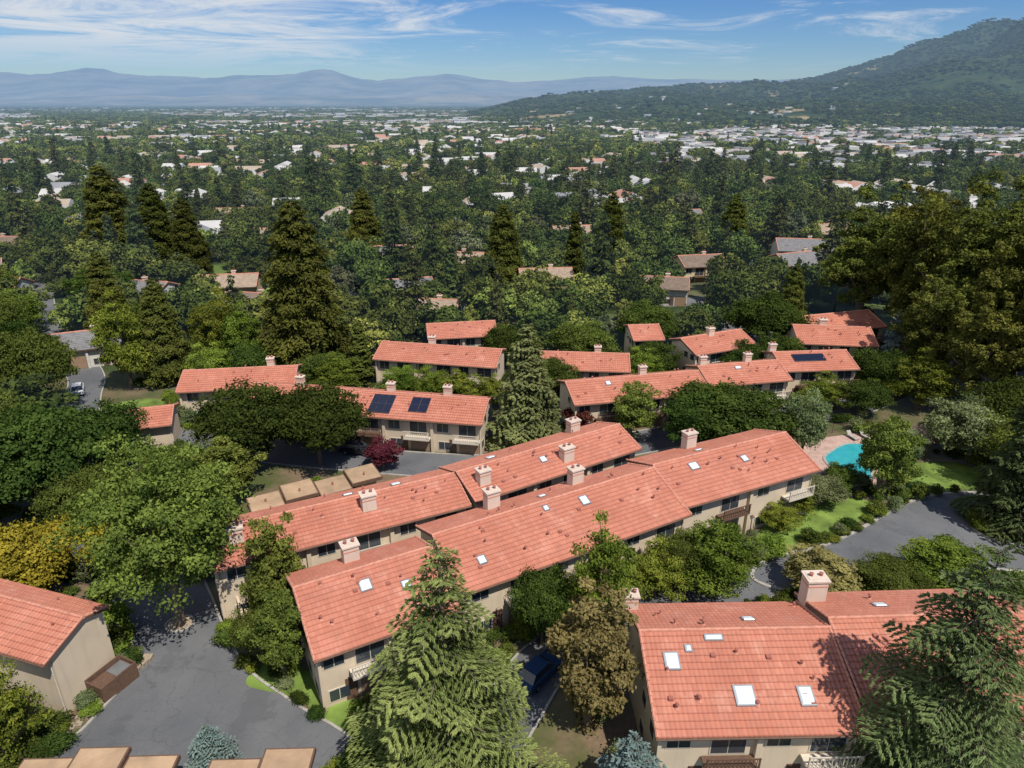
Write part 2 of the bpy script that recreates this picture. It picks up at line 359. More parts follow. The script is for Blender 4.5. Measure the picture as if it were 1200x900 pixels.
MT=[ # kind,name,x,y,h,w
('hero','cedar_tree',-4.0,30.5,20,17.0),('hero2','cedar_tree',26.3,30.5,19.8,15.5),
('oakl0','oak_tree',-28.9,47.0,16.2,13.2),('oakd1','oak_tree',-32,75,10,13),('oakd2','oak_tree',-24,75.5,10,12),
('oakd2','oak_tree',-51,63,12.5,14),('oakd0','oak_tree',-49,72,9.5,10),('oak1','oak_tree',-60,68,12,13),('oak1','oak_tree',-44,60,8,8),('oakd1','oak_tree',-58,58,11,13),
('birch0','birch_tree',-31.5,66,8,6.5),('yellow0','golden_tree',-44,51,7,9),('yellow0','golden_tree',-38,54.5,6,7),('lime0','garden_tree',-50,47,6,7),('lime1','garden_tree',-35.5,57,4.5,5),
('birch1','birch_tree',-19.8,46.3,10.5,5.2),('birch0','birch_tree',-17.6,40.8,8.5,4.4),('oak1','garden_tree',-20.4,43,5,3.8),('lime0','garden_tree',-24.0,49.5,4,3.5),
('lime1','garden_tree',-34.6,33.0,8,5.5),('lime0','maple_tree',7.2,43.5,11.5,6.0),('oak1','maple_tree',2.5,44.5,7,5),('brown0','bronze_leaf_tree',5.6,36.6,11,6.0),('lime1','garden_tree',4.2,47.5,5,4),
('lime1','garden_tree',13,50.5,5,5.0),('lime0','garden_tree',19,51.5,6.6,7.5),('oak1','garden_tree',15.5,52,5.5,4.5),('brown1','bronze_leaf_tree',28,50.5,4.4,6.5),
('lime0','garden_tree',41,52.5,4,8),('oak1','oak_tree',35,51.0,3.0,6),
('olive0','olive_tree',36.6,76.5,9.3,5.6),('birch0','olive_tree',41.9,67.5,10.4,6.0),('olive1','olive_tree',56.5,77,8.2,9),('olive0','olive_tree',50,76.5,4,4),
('oakd2','oak_tree',28.3,80.5,8.2,14.7),('oakd1','oak_tree',23.5,79,7,9),('birch0','garden_tree',16,81.5,8.7,6.0),
('red0','plum_tree',-15.9,74.2,4.1,4.4),('red0','plum_tree',9,85,4,4.4),('red0','plum_tree',11,80,3.5,3.5),
('lime1','garden_tree',28.4,61.3,3.0,4.0),('olive1','garden_tree',34.5,66,3.8,5.0),('lime0','garden_tree',31.5,64.5,2.8,4),('oak2','garden_tree',38,68.8,3.5,4),
('lime0','garden_tree',-7.4,91,6,6.5),('lime1','garden_tree',-11.5,92,6.5,5.5),('lime0','garden_tree',-3,92,5,5),('lime1','garden_tree',-17,95,5.5,6),
('deodar0','deodar_cedar_tree',1.9,80.5,17,12.5),('redw0','redwood_tree',-33.4,105.6,28.5,16.6),
('cyp0','cypress_tree',-23.9,101,10.6,4.1),('cyp0','cypress_tree',15.6,170,17,5),
('lime0','garden_tree',-60.4,100,14,8),('redw1','conifer_tree',-55.6,103,17,9.5),('lime1','garden_tree',-49,108,12.5,8),('lime0','garden_tree',-44,106,11,7),('oakd0','oak_tree',-40,101,7,9),
('oak0','oak_tree',-67,89,13,11),('oak2','oak_tree',-76,80,14,13),('redw0','redwood_tree',-82,96,20,12),
('oakd0','oak_tree',-78,102,10,10),('oak1','oak_tree',-90,112,12,12),('oakd2','oak_tree',-85,138,11,12),('lime1','garden_tree',-92,122,10,9),('oak0','oak_tree',-108,134,13,13),('redw1','conifer_tree',-76,124,17,10),('oakd1','oak_tree',-66,116,9,10),
('dcedar0','cedar_tree',53.4,61.6,17.8,11.5),('oak1','oak_tree',57.5,60,7,7),
('euc0','eucalyptus_tree',67,128,24,14),('euc1','eucalyptus_tree',70.9,116,26,14),('euc0','eucalyptus_tree',73,105.6,27,14.5),('euc1','eucalyptus_tree',75,95,28,13.5),
('euc1','eucalyptus_tree',85,100,28,15),('euc0','eucalyptus_tree',84,117,27,15),('euc1','eucalyptus_tree',79,134,26,15),('euc0','eucalyptus_tree',95,110,28,15),('euc0','eucalyptus_tree',72,86,21,11),('euc1','eucalyptus_tree',82,82,25,13),('euc0','eucalyptus_tree',66,90,18,10),('euc1','eucalyptus_tree',64,99,17,10),('dcedar0','cedar_tree',66,72,16,11),
('blue0','blue_spruce_tree',61,103,12,7.5),('redw1','conifer_tree',53.6,127,14,8),('oakd0','oak_tree',45.5,118,10,14),('oak2','oak_tree',24.6,119,8,12),
('redw0','redwood_tree',-2.1,166,20,12.5),('redw1','redwood_tree',26,180,21,11.5),('redw0','redwood_tree',64.5,201,18,12),('redw1','redwood_tree',-42,196,20,13),('redw0','redwood_tree',-117,201,26,19),
('redw1','redwood_tree',-98,190,22,15),('redw1','redwood_tree',-84,178,20,12),
('blue0','blue_atlas_cedar_tree',7.5,30,6.5,8),('blue0','blue_atlas_cedar_tree',-20.5,33.4,3.6,4.6),
('oak1','oak_tree',60,70,8,10),('oakd2','oak_tree',65,80,9,11),('lime0','garden_tree',60,92,8,9),('oakd0','oak_tree',57,98,7,9),('lime1','garden_tree',46,92,5,6),('oakd1','oak_tree',51,90,5,7),
('lime0','garden_tree',41,87,5,5),('oakd0','oak_tree',38,104,6,9),('oak2','oak_tree',12,108,8,11),('oakd1','oak_tree',0,110,7,10),('oak0','oak_tree',-38,68,6,7),('oakd2','oak_tree',6,97,6,9),('lime1','garden_tree',21,101,6,6),('oakd0','oak_tree',44,105,7,8),
('oakd0','oak_tree',23,104.5,6,8),('lime0','garden_tree',-27,97,6,7),('oak2','oak_tree',-30,99.5,6,8),('lime1','garden_tree',-47,100.5,7,7),
]
for k,nm,x,y,h,w in MT:
    me,h0,w0=PR[k]; place(me,nm,x,y,h,w,h0,w0)
# ------------------------------------------------------------------ buildings
BR=[] # footprint rects for exclusion (cx,cy,ux,uy,hl,hw)
def building(name,R0,R1,df,db,zr,slope,nb=2,chim=(),skyl=(),solar=(),near=True,windows=True,vents=6,roofm='roof',seed=0,wallm='stucco',sh=0.):
    rr=random.Random(seed+int(R0[0]*13)); L=math.hypot(R1[0]-R0[0],R1[1]-R0[1]); a=math.atan2(R1[1]-R0[1],R1[0]-R0[0])
    ux,uy=math.cos(a),math.sin(a); nx,ny=uy,-ux; R0=(R0[0]+nx*sh,R0[1]+ny*sh)
    e=empty(name,(R0[0],R0[1],0),a)
    mid=(df-db)/2
    BR.append((R0[0]+ux*L/2+nx*mid,R0[1]+uy*L/2+ny*mid,ux,uy,L/2,(df+db)/2))
    Z=lambda n: zr-slope*abs(n)
    wf=df-.75; wb=-(db-.5)
    W=M[wallm]; o=.28; t=.2
    b=MB()  # walls
    prof=[(wf,0),(wf,Z(wf)-t),(0,zr-t),(wb,Z(wb)-t),(wb,0)]
    x0,x1=o,L-o
    b.face([(x0,-n,z) for n,z in prof],W); b.face([(x1,-n,z) for n,z in prof][::-1],W)
    b.face([(x0,-wf,0),(x1,-wf,0),(x1,-wf,prof[1][1]),(x0,-wf,prof[1][1])],W)
    b.face([(x1,-wb,0),(x0,-wb,0),(x0,-wb,prof[3][1]),(x1,-wb,prof[3][1])],W)
    b.obj('walls',e)
    b=MB(); RM=M[roofm] # roof
    for sgn,d in ((1,df),(-1,db)):
        nc=int(d/.42); c=d/nc if nc else d
        for j in range(nc):
            n0,n1=j*c,(j+1)*c; z0=Z(n0)+.01; z1=Z(n1)+.07
            P=[(0,-sgn*n1,z1),(L,-sgn*n1,z1),(L,-sgn*n0,z0),(0,-sgn*n0,z0)]
            sc=.42/c; uv=[(0,n1*sc-.001),(L,n1*sc-.001),(L,n0*sc+.001),(0,n0*sc+.001)]
            if sgn<0: P=P[::-1];uv=uv[::-1]
            b.face(P,RM,uv)
            Q=[(0,-sgn*n1,Z(n1)-.02),(L,-sgn*n1,Z(n1)-.02),(L,-sgn*n1,z1),(0,-sgn*n1,z1)]
            b.face(Q,RM,[(0,n1),(L,n1),(L,n1),(0,n1)])
        P=[(0,0,zr-t),(L,0,zr-t),(L,-sgn*(d-.03),Z(d)-t),(0,-sgn*(d-.03),Z(d)-t)]
        b.face(P,M['trim'])
        b.face([(0,-sgn*(d-.03),Z(d)-t),(L,-sgn*(d-.03),Z(d)-t),(L,-sgn*(d-.03),Z(d)+.03),(0,-sgn*(d-.03),Z(d)+.03)],M['trim'])
        for xx in (0,L): b.face([(xx,0,zr-t),(xx,-sgn*(d-.03),Z(d)-t),(xx,-sgn*(d-.03),Z(d)+.05),(xx,0,zr+.03)],M['trim'])
    b.obj('tile_roof',e)
    b=MB() # caps
    k=max(2,int(L/.45)) if near else 2
    for i in range(k):
        s0,s1=L*i/k,L*(i+1)/k; j_=rr.uniform(-.015,.015)
        b.tube((s0,j_,zr+.03),(s1+.03,j_,zr+.05),.12,.145,M['cap'],7)
    for xx in (.08,L-.08):
        for sgn,d in ((1,df),(-1,db)):
            kk=max(2,int(d/.45)) if near else 2
            for i in range(kk):
                n0,n1=d*i/kk,d*(i+1)/kk
                b.tube((xx,-sgn*n0,Z(n0)+.05),(xx,-sgn*n1,Z(n1)+.08),.09,.115,M['cap'],6)
    b.obj('ridge_tiles',e)
    if near: # gutter + downpipes
        b=MB(); b.tube((0,-df-.05,Z(df)-.08),(L,-df-.05,Z(df)-.08),.08,.08,M['trim'],6)
        for xx in (x0+.15,x1-.15): b.tube((xx,-wf-.1,0),(xx,-wf-.1,Z(wf)-.35),.05,.05,M['frame'],6)
        b.obj('gutter',e)
    if vents:
        b=MB()
        for i in range(int(vents*1.3)):
            s=rr.uniform(.8,L-.8); n=rr.uniform(.4,df-1.5); hh=rr.uniform(.25,.45); r_=rr.uniform(.045,.085)
            if rr.random()<.3: n=-rr.uniform(.5,max(.6,db-1))
            b.tube((s,-n,Z(n)),(s,-n,Z(n)+hh),r_,r_,M['pipe'],8); b.tube((s,-n,Z(n)+hh),(s,-n,Z(n)+hh+.12),r_*1.9,r_*1.2,M['pipe'],8)
            b.tube((s,-n,Z(n)+.02),(s,-n,Z(n)+.15),r_*2.4,r_*1.2,M['cap'],8)
            if rr.random()<.35:
                s2=rr.uniform(.8,L-1.3);n2=rr.uniform(.8,df-1.2); b.box(s2,s2+.32,-n2-.15,-n2+.15,Z(n2)-.05,Z(n2)+.18,M['pipe'])
        b.obj('roof_vents',e)
    for (s,n,sw,sl) in skyl:
        b=MB()
        def pt(ds,dn,up): return (s+ds,-(n+dn),Z(n+dn)+up)
        for (m_,g,gg,u0,u1) in (('metal',.0,0,.02,.14),('sky',-.08,.07,.14,.22)):
            A=[pt(-sw/2-g,-sl/2-g,u0),pt(sw/2+g,-sl/2-g,u0),pt(sw/2+g,sl/2+g,u0),pt(-sw/2-g,sl/2+g,u0)]
            Bq=[pt(-sw/2-g+gg,-sl/2-g+gg,u1),pt(sw/2+g-gg,-sl/2-g+gg,u1),pt(sw/2+g-gg,sl/2+g-gg,u1),pt(-sw/2-g+gg,sl/2+g-gg,u1)]
            b.face(Bq[::-1],M[m_])
            for i in range(4): b.face([A[i],A[(i+1)%4],Bq[(i+1)%4],Bq[i]],M[m_])
        b.obj('skylight',e)
    for (s,n,w_,dpt,hh) in chim:
        b=MB(); z0=Z(abs(n))-.4; hh*=.85; zt=Z(abs(n))+hh
        b.box(s-w_/2,s+w_/2,-n-dpt/2,-n+dpt/2,z0,zt,M['stucco2'])
        b.box(s-w_/2-.1,s+w_/2+.1,-n-dpt/2-.1,-n+dpt/2+.1,zt,zt+.14,M['stucco2'])
        b.box(s-w_/2-.02,s+w_/2+.02,-n-dpt/2-.02,-n+dpt/2+.02,zt-.45,zt-.35,M['cap'])
        for q in (-.25,.25):
            b.tube((s+q*w_,-n,zt+.14),(s+q*w_,-n,zt+.40),.12,.12,M['pipe'],8); b.tube((s+q*w_,-n,zt+.42),(s+q*w_,-n,zt+.48),.18,.1,M['pipe'],8)
        b.box(s-w_*.45,s+w_*.45,-n-dpt*.4,-n+dpt*.4,zt+.14,zt+.18,M['stucco2'])
        b.obj('chimney',e)
    for (s0,s1,n0,n1) in solar:
        b=MB(); nx_=max(1,round((s1-s0)/1.0)); ny_=max(1,round((n1-n0)/1.65))
        for i in range(nx_):
            for j in range(ny_):
                a0=s0+(s1-s0)*i/nx_+.02;a1=s0+(s1-s0)*(i+1)/nx_-.02;c0=n0+(n1-n0)*j/ny_+.02;c1=n0+(n1-n0)*(j+1)/ny_-.02
                q=[(a0,-c1,Z(c1)+.2),(a1,-c1,Z(c1)+.2),(a1,-c0,Z(c0)+.2),(a0,-c0,Z(c0)+.2)]
                b.face(q,M['solar']); lo=[(x,y,z-.05) for x,y,z in q]
                for k in range(4): b.face([lo[k],lo[(k+1)%4],q[(k+1)%4],q[k]],M['metal'])
        b.obj('solar_panels',e)
    if windows:
        b=MB(); ez=Z(wf)-t; yw=-wf; bay=(L-2*o)/nb; two=ez>3.9
        def win(x,z,w_,h_,y=yw):
            b.box(x-w_/2-.09,x+w_/2+.09,y-.05,y+.05,z-.09,z+h_+.09,M['frame'])
            b.box(x-w_/2,x-.03,y-.07,y,z,z+h_,M['glass']); b.box(x+.03,x+w_/2,y-.07,y,z,z+h_,M['glass'])
        for i in range(nb):
            c=o+bay*(i+.5)
            if two:
                win(c-bay*.28,ez-1.75,1.5,1.25); win(c+bay*.22,ez-2.3,2.2,1.95)
                bz=ez-2.5; bx0,bx1=c+bay*.22-1.7,c+bay*.22+1.7; pm=M['frame'] if rr.random()<.35 else M['trim']
                b.box(bx0,bx1,yw-1.2,yw-.08,bz-.18,bz,pm)
                for xx in (bx0,bx1-.1): b.box(xx,xx+.1,yw-1.2,yw-1.1,bz,bz+1,pm)
                b.box(bx0,bx1,yw-1.23,yw-1.17,bz+.95,bz+1.05,pm)
                for q in range(14): 
                    xx=bx0+(bx1-bx0)*q/14; b.box(xx,xx+.05,yw-1.19,yw-1.15,bz,bz+.95,pm)
            win(c-bay*.25,.5,1.5,1.0); b.box(c+bay*.05,c+bay*.05+min(2.8,bay*.42),yw-.06,yw+.02,.05,min(2.2,ez-2.75 if two else 2.2),M['door'])
            b.box(c-bay*.08-.45,c-bay*.08+.45,yw-.05,yw+.02,.05,min(2.1,ez-2.75 if two else 2.1),M['trim'])
            b.box(o+bay*i-.12 if i else o,o+bay*i+.25,yw-.35,yw-.003,0,ez,W)
        b.obj('windows_doors_balconies',e)
        if near:
            b=MB()
            for xx,sg in ((x0,-1),(x1,1)):
                for n in (df*.35,df*.72):
                    for z in ((.9,3.6) if two else (.9,)):
                        if z+1.1>Z(n)-.5: continue
                        b.box(min(xx,xx+sg*.05),max(xx,xx+sg*.05),-n-.55,-n+.55,z,z+1.1,M['frame'])
                        b.box(min(xx,xx+sg*.07),max(xx,xx+sg*.07),-n-.47,-n+.47,z+.08,z+1.02,M['glass'])
            b.obj('side_windows',e)
    return e
T='townhouse_building'
building(T,(8.8,37.4),(22.3,37.7),6.6,4.9,8.0,.38,2,chim=[(.3,-4.2,1.0,.9,1.5)],skyl=[(1.9,2.1,1.05,1.15),(6.2,4.3,1.35,1.25),(10.2,4.4,1.0,1.2),(5.1,.6,1.3,.45),(8.3,-1.6,.9,.7),(3.2,1.3,.5,.5)],vents=11)
building(T,(22.3,38.3),(37,38.9),6.8,4.9,8.3,.38,2,chim=[(.7,-3.6,1.5,1.2,2.4)],skyl=[(8.5,2.5,1,1.2),(5,-2,1,.7)],vents=7)
building(T,(-17.8,44.2),(-7.7,49.6),5.9,3.9,7.6,.37,2,sh=2.1,chim=[(5.2,-2.6,1.3,1.0,1.9)],skyl=[(5.2,1.6,1,1),(8.2,2.6,.8,.8)],vents=6)
building(T,(-7.9,51.0),(13.4,62.7),5.9,4.0,7.7,.37,3,sh=2.1,chim=[(7.2,-2.8,1.3,1.0,2.2),(16.5,-2.6,1.3,1.0,2.)],skyl=[(15,1.2,.9,1.),(3,3.6,.8,.8),(11,.8,.6,.6),(12,-1.6,.8,.6)],vents=13)
building(T,(13.5,62.9),(29.9,70.4),5.4,4.6,7.8,.37,2,sh=1.9,chim=[(7.5,-3.6,1.3,1.0,2.2)],skyl=[(4.3,1.3,1.1,.9),(10.5,1.9,.8,.8),(7,-1.4,.9,.5)],vents=9)
building(T,(-27.4,51.3),(-6.3,61.5),4.2,3.2,7.4,.34,3,sh=1.3,chim=[(2.4,1.6,1.2,1,1.5),(14.1,1.6,1.3,1.0,1.7)],skyl=[(12.8,-1.2,1,.6),(17.5,-1.,1,.8)],vents=11)
building(T,(-6.3,61.0),(11.7,72.1),4.0,4.0,7.7,.34,3,sh=1.3,chim=[(2,2.,1.2,1,1.6),(12,2.3,1.3,1.0,1.6),(16.6,-2.8,1.3,1.0,1.7)],skyl=[(5,-1.8,1,.8),(9.5,1.6,.8,.8)],vents=9)
building(T,(-35.3,88.1),(-2.8,82.5),4.6,3.6,6.2,.34,5,sh=1.,chim=[(6,-1.5,1.,.8,1.5),(19,-1.8,1.,.8,1.4),(27,-1.6,1.,.8,1.5)],solar=[(17.6,20.6,.6,3.9),(22.9,25.4,.7,3.3)],skyl=[(11,1,.8,.8)],vents=10)
building(T,(-47.5,91.8),(-31.5,94),4.5,3.6,6.2,.34,2,chim=[(12,-1.5,1.,.8,1.5)],vents=5)
building(T,(7.1,88.5),(26.7,92.8),4.6,3.6,6.2,.34,3,sh=1.,chim=[(12,-1.4,1.,.8,1.5)],skyl=[(6,1,.8,.8)],vents=8)
building(T,(26.9,94.3),(39.6,96.9),4.4,3.6,6.3,.34,2,sh=1.,chim=[(1.5,-1.4,1.,.8,1.6),(9,-1.8,1.,.8,1.5)],skyl=[(6,1,1,.6)],vents=6)
building(T,(39.8,99.6),(51.6,100.6),4.4,3.6,6.6,.34,2,sh=1.,chim=[(.6,-1.4,1.,.8,1.5)],solar=[(2.6,7.6,.8,2.4)],vents=5)
building(T,(-20.8,105.4),(-1.3,101.5),4.4,3,6.4,.34,3,sh=1.,chim=[(8,-1.5,1.,.8,1.5)],vents=6)
building(T,(4.5,101.5),(18.3,100.3),4.2,3,5.9,.34,2,sh=.5,chim=[(9,-1.5,1.,.8,1.2)],vents=5)
building(T,(-15,114),(-3,116),4.2,3,6.3,.34,2,vents=4)
building(T,(20,113),(25.5,113.5),4.2,3,6.4,.34,1,vents=2)
building(T,(27.5,106),(39,111),4.4,3,6.3,.34,2,chim=[(6,0,1.1,.9,1.2)],vents=4)
building(T,(47.5,110.8),(60,109.2),5.0,4,7.2,.34,2,chim=[(5,-.5,1.2,1,1.3)],vents=5)
building(T,(52,118),(66,122),5,4,6.5,.34,2,vents=4)
building('garage_building',(-53,80.6),(-45,83),3.6,3,4.7,.34,1,vents=2,windows=False)
building(T,(-46.5,46.7),(-31.2,42.0),3.6,2.2,6.7,.34,2,sh=1.9,vents=4,windows=False)
def roofshade(n,c): return simple(n,c,.9,.2,1.2)
M['rg']=roofshade('grey_shingle',(.195,.19,.19)); M['rb']=roofshade('brown_shingle',(.20,.15,.115)); M['rt']=roofshade('tan_shingle',(.34,.26,.19))
M['hw']=simple('house_wall_pale',(.55,.53,.48),.9,.08); M['hy']=simple('house_wall_yellow',(.55,.47,.28),.9,.08)
for i,(x,y,a,L,w,z,rm,wm) in enumerate([(-74,113,24,13,4.8,5.4,'rg','hw'),(-106,122,20,14,5.2,5.6,'rg','hw'),(-82,147,-12,15,5.5,6,'rg','hw'),(-118,150,10,15,5.5,5.6,'rb','hw'),(-66,156,10,14,5,5.2,'rt','hy'),(-54,140,-15,13,5,5,'rb','hw'),
  (-24,152,15,12,4.5,5.2,'rg','hw'),(-14,178,-10,14,5,6,'rt','hw'),(-34,186,12,14,5,6,'rg','hw'),(8,162,5,13,5,5.3,'rt','hy'),(-16,136,-8,11,4.5,4.8,'rt','hw'),(34,152,-12,12,4.5,5.6,'rb','hw'),(72,170,20,15,5.5,7.5,'rg','hw'),
  (80,188,-10,15,6,7.5,'rg','hw'),(48,174,10,12,5,6,'rb','hy'),(-134,166,30,15,6,6,'rg','hw'),(-150,200,0,17,6,6,'rb','hw'),(100,220,15,16,6,6.5,'rt','hw'),(-72,210,-15,15,6,6.5,'rt','hw'),(20,218,10,15,5.5,6.2,'rt','hy'),(-10,240,-8,15,6,6.5,'rb','hw'),(60,250,10,16,6,6.5,'rg','hw'),(-100,255,5,16,6,6.5,'rt','hw')]):
    c,s=math.cos(rad(a)),math.sin(rad(a))
    building('suburban_house',(x-c*L/2,y-s*L/2),(x+c*L/2,y+s*L/2),w,w,z,.4,2,near=False,vents=1,roofm=rm,wallm=wm,chim=[(L*.6,-.4,.9,.7,.9)],windows=True)
def carport(name,c0,c1,depth,z,n):
    L=math.hypot(c1[0]-c0[0],c1[1]-c0[1]);a=math.atan2(c1[1]-c0[1],c1[0]-c0[0]); e=empty(name,(c0[0],c0[1],0),a); b=MB()
    ux,uy=math.cos(a),math.sin(a); BR.append((c0[0]+ux*L/2+uy*depth/2,c0[1]+uy*L/2-ux*depth/2,ux,uy,L/2,depth/2))
    for i in range(n):
        x0,x1=L*i/n+.03,L*(i+1)/n-.03; dz=.25*(i%2); dd=.5*(i%2)
        b.box(x0,x1,-depth+dd,0+dd,z-.35+dz,z+dz,M['trim']); b.box(x0+.12,x1-.12,-depth+dd+.12,dd-.12,z+dz-.01,z+dz+.03,M['flat'])
        b.tube(((x0+x1)/2,-depth*.5,z+dz),((x0+x1)/2,-depth*.5,z+dz+.4),.1,.1,M['pipe'],8)
        b.box(x0+.2,x0+.4,-depth+.8,-depth+1.,0,z-.35+dz,M['trim']); b.box(x0+.1,x1-.1,-.8,-.6,0,z-.35+dz,M['stucco'])
    b.obj('canopy',e); return e
carport('carport',(-28.5,62.8),(-16,69.7),3.6,2.9,4)
carport('carport',(-31.5,31.5),(-21.5,31.8),5.5,2.9,3); carport('carport',(-19.5,31.6),(-12.8,31.8),5.5,2.7,2)
b=MB(); 
def wallseg(b,p,q,h,t=.2,mat='stucco'):
    a=Vector((*p,0));c=Vector((*q,0));d=(c-a).normalized();n=Vector((-d.y,d.x,0))*t/2
    A=[a-n,c-n,c+n,a+n]
    b.face([Vector((v.x,v.y,h)) for v in A],M[mat])
    for i in range(4):
        u,v=A[i],A[(i+1)%4]; b.face([u,v,(v.x,v.y,h),(u.x,u.y,h)],M[mat])
for s in (0,6.6,13.2,19): 
    p=(-24+s*.88,48+s*.475); wallseg(b,p,(p[0]+1.7,p[1]-3.0),2.4)
wallseg(b,(-22.5,45.8),(-9.5,52.8),2.6)
b.obj('courtyard_wall')
# ------------------------------------------------------------------ ground sheets
def catmull(P,closed,sub=6):
    n=len(P); out=[]
    rngi=range(n) if closed else range(n-1)
    for i in rngi:
        g=lambda k:P[k%n] if closed else P[max(0,min(n-1,k))]
        a,b_,c,d=g(i-1),g(i),g(i+1),g(i+2)
        for k in range(sub):
            t=k/sub
            out.append(tuple(.5*((2*b_[j])+(-a[j]+c[j])*t+(2*a[j]-5*b_[j]+4*c[j]-d[j])*t*t+(-a[j]+3*b_[j]-3*c[j]+d[j])*t**3) for j in (0,1)))
    if not closed: out.append(P[-1])
    return out
def sheet(name,P,z,mat):
    import bmesh
    bm=bmesh.new(); vs=[bm.verts.new((x,y,z)) for x,y in P]; f=bm.faces.new(vs); 
    if f.normal.z<0: f.normal_flip()
    bmesh.ops.triangulate(bm,faces=[f]); bmesh.ops.recalc_face_normals(bm,faces=bm.faces)
    me=bpy.data.meshes.new(name); bm.to_mesh(me); bm.free(); me.materials.append(M[mat]); o=bpy.data.objects.new(name,me); scene.collection.objects.link(o); return o
def kerb(name,P,closed,w=.18,h=.13,mat='concrete',gap=None):
    b=MB(); n=len(P)
    for i in range(n if closed else n-1):
        a,c=P[i],P[(i+1)%n]
        if math.dist(a,c)<1e-3: continue
        wallseg(b,a,c,h,w,mat)
    return b.obj(name)
def strip(name,C,w,z,mat='asphalt',kerbs=True):
    C=catmull(C,False); Lf=[];Rt=[]
    for i,p in enumerate(C):
        q=C[min(i+1,len(C)-1)];o=C[max(i-1,0)];dx,dy=q[0]-o[0],q[1]-o[1];l=math.hypot(dx,dy);nx,ny=-dy/l*w/2,dx/l*w/2
        Lf.append((p[0]+nx,p[1]+ny));Rt.append((p[0]-nx,p[1]-ny))
    b=MB()
    for i in range(len(C)-1): b.face([(*Rt[i],z),(*Rt[i+1],z),(*Lf[i+1],z),(*Lf[i],z)],M[mat])
    o=b.obj(name)
    if kerbs: kerb('kerb',Lf,False); kerb('kerb',Rt,False)
    return C
ROADS=[]
RL=catmull([(-38.3,51.7),(-33.5,46.8),(-31.4,44.0),(-30.2,41),(-31.0,36.5),(-31.5,31.0),(-16,31.2),(-11.0,34.6),(-16.6,38.6),(-21.2,41.9),(-24.8,46.4),(-28.0,51.1),(-32,56),(-40,60),(-46,60),(-45,56)],True)
sheet('driveway_road',RL,.012,'asphalt'); kerb('kerb',RL,True,.20)
RR=catmull([(23,53.0),(25.2,56.0),(31,58.0),(36,60.6),(41,64.0),(45,66.5),(49.5,68.3),(56,68.5),(58,66),(53.5,64.6),(50.2,63.2),(49.2,61.2),(50.3,59.2),(53.5,58.1),(60,56.5),(60,52),(50,54),(42,54.8),(34,53.2),(27,51.2)],True)
sheet('driveway_road',RR,.012,'asphalt'); kerb('kerb',RR,True,.35)
cl=strip('road',[(-80,95),(-60,88),(-45,82),(-25,77.6),(-10,75.2),(-2,75),(8,78),(20,82.5),(34,88),(50,93),(62,101)],6,.008); ROADS.append((cl,3.0))
cl=strip('road',[(-61,86),(-66,96),(-72,107),(-91,128),(-102,143),(-120,170)],5.2,.016); ROADS.append((cl,1.0))
cl=strip('road',[(-3,32),(0,38),(3,43),(9,48),(17,50),(24,53)],4.5,.02); ROADS.append((cl,2.))
cl=strip('road',[(35,132),(48,126),(62,121),(78,119)],12,.008,kerbs=False); ROADS.append((cl,6))
for k,C in enumerate([[(-150,220),(-60,160),(0,148),(60,158),(140,210)],[(-30,130),(-45,200),(-50,300),(-20,420)],[(60,160),(85,260),(120,400)]]):
    cl=strip('road',C,6,.02+.006*k,kerbs=False); ROADS.append((cl,2))
L1=catmull([(24.2,56.8),(30.5,58.8),(35.5,61.4),(41.5,65.8),(37.5,67.6),(32,64.8),(27,61.8)],True); sheet('lawn',L1,.03,'grass')
L2=catmull([(45,67.8),(52,69.2),(57,70.0),(57,75.5),(50,75.5),(46.5,72.5)],True); sheet('lawn',L2,.03,'grass')
L3=catmull([(-61,93),(-56,96),(-52,94),(-56,88),(-59,89)],True); sheet('lawn',L3,.03,'grass')
L4=catmull([(-20.8,40.4),(-16.2,38.8),(-10.6,34.9),(-9.6,36.6),(-13,39.5),(-19,43)],True); sheet('lawn',L4,.02,'grass')
D=catmull([(37.5,71.5),(38.5,80.5),(44,83.2),(51.5,84),(50.5,78),(46.5,72.6),(43,70.0)],True); sheet('pool_deck',D,.05,'deckm')
Pw=catmull([(40.2,73.0),(39.7,76.5),(41.5,78.8),(45,81),(48.8,79.4),(47.4,76.2),(44.6,74.0),(43.1,71.6)],True); sheet('swimming_pool',Pw,.08,'water'); kerb('pool_coping',Pw,True,.35,.14,'concrete')
isl=[(-28.9+1.2*math.cos(t),47+1.0*math.sin(t)) for t in np.linspace(0,6.28,17)[:-1]]; sheet('tree_planter',isl,.05,'stone'); kerb('kerb',isl,True,.15,.14)
b=MB()
for i in range(60):
    t=i/60; x=-32.2+t*2.6+random.uniform(-.25,.25); y=35.2+t*8.0+random.uniform(-.2,.2); s=random.uniform(.12,.3)
    b.box(x-s,x+s,y-s,y+s,0,s*1.1,M['stone'])
b.obj('rock_edging')
e=empty('trash_enclosure',(-31.0,40.2,0),rad(66)); b=MB(); 
b.box(-1.4,1.4,-.9,.7,.1,1.15,M['trim']); b.box(-1.5,1.5,-1.0,-.9,0,1.5,M['trim']); b.box(-1.5,-1.4,-.9,.7,0,1.5,M['trim']); b.box(1.4,1.5,-.9,.7,0,1.5,M['trim']); b.box(-1.5,1.5,.7,.8,0,1.6,M['trim'])
b.box(-1.3,-.05,-.8,.6,1.15,1.22,M['trim']); b.box(.05,1.3,-.8,.6,1.15,1.22,M['metal']); b.obj('bins',e)
e=empty('gazebo',(54,79,0),rad(20)); b=MB()
for sx in (-2,2):
    for sy in (-1.6,1.6): b.tube((sx,sy,0),(sx,sy,2.6),.12,.1,M['trim'])
z0,z1=2.6,4.0; c=[(-2.8,-2.3,z0),(2.8,-2.3,z0),(2.8,2.3,z0),(-2.8,2.3,z0)]; r0,r1=(-1,0,z1),(1,0,z1)
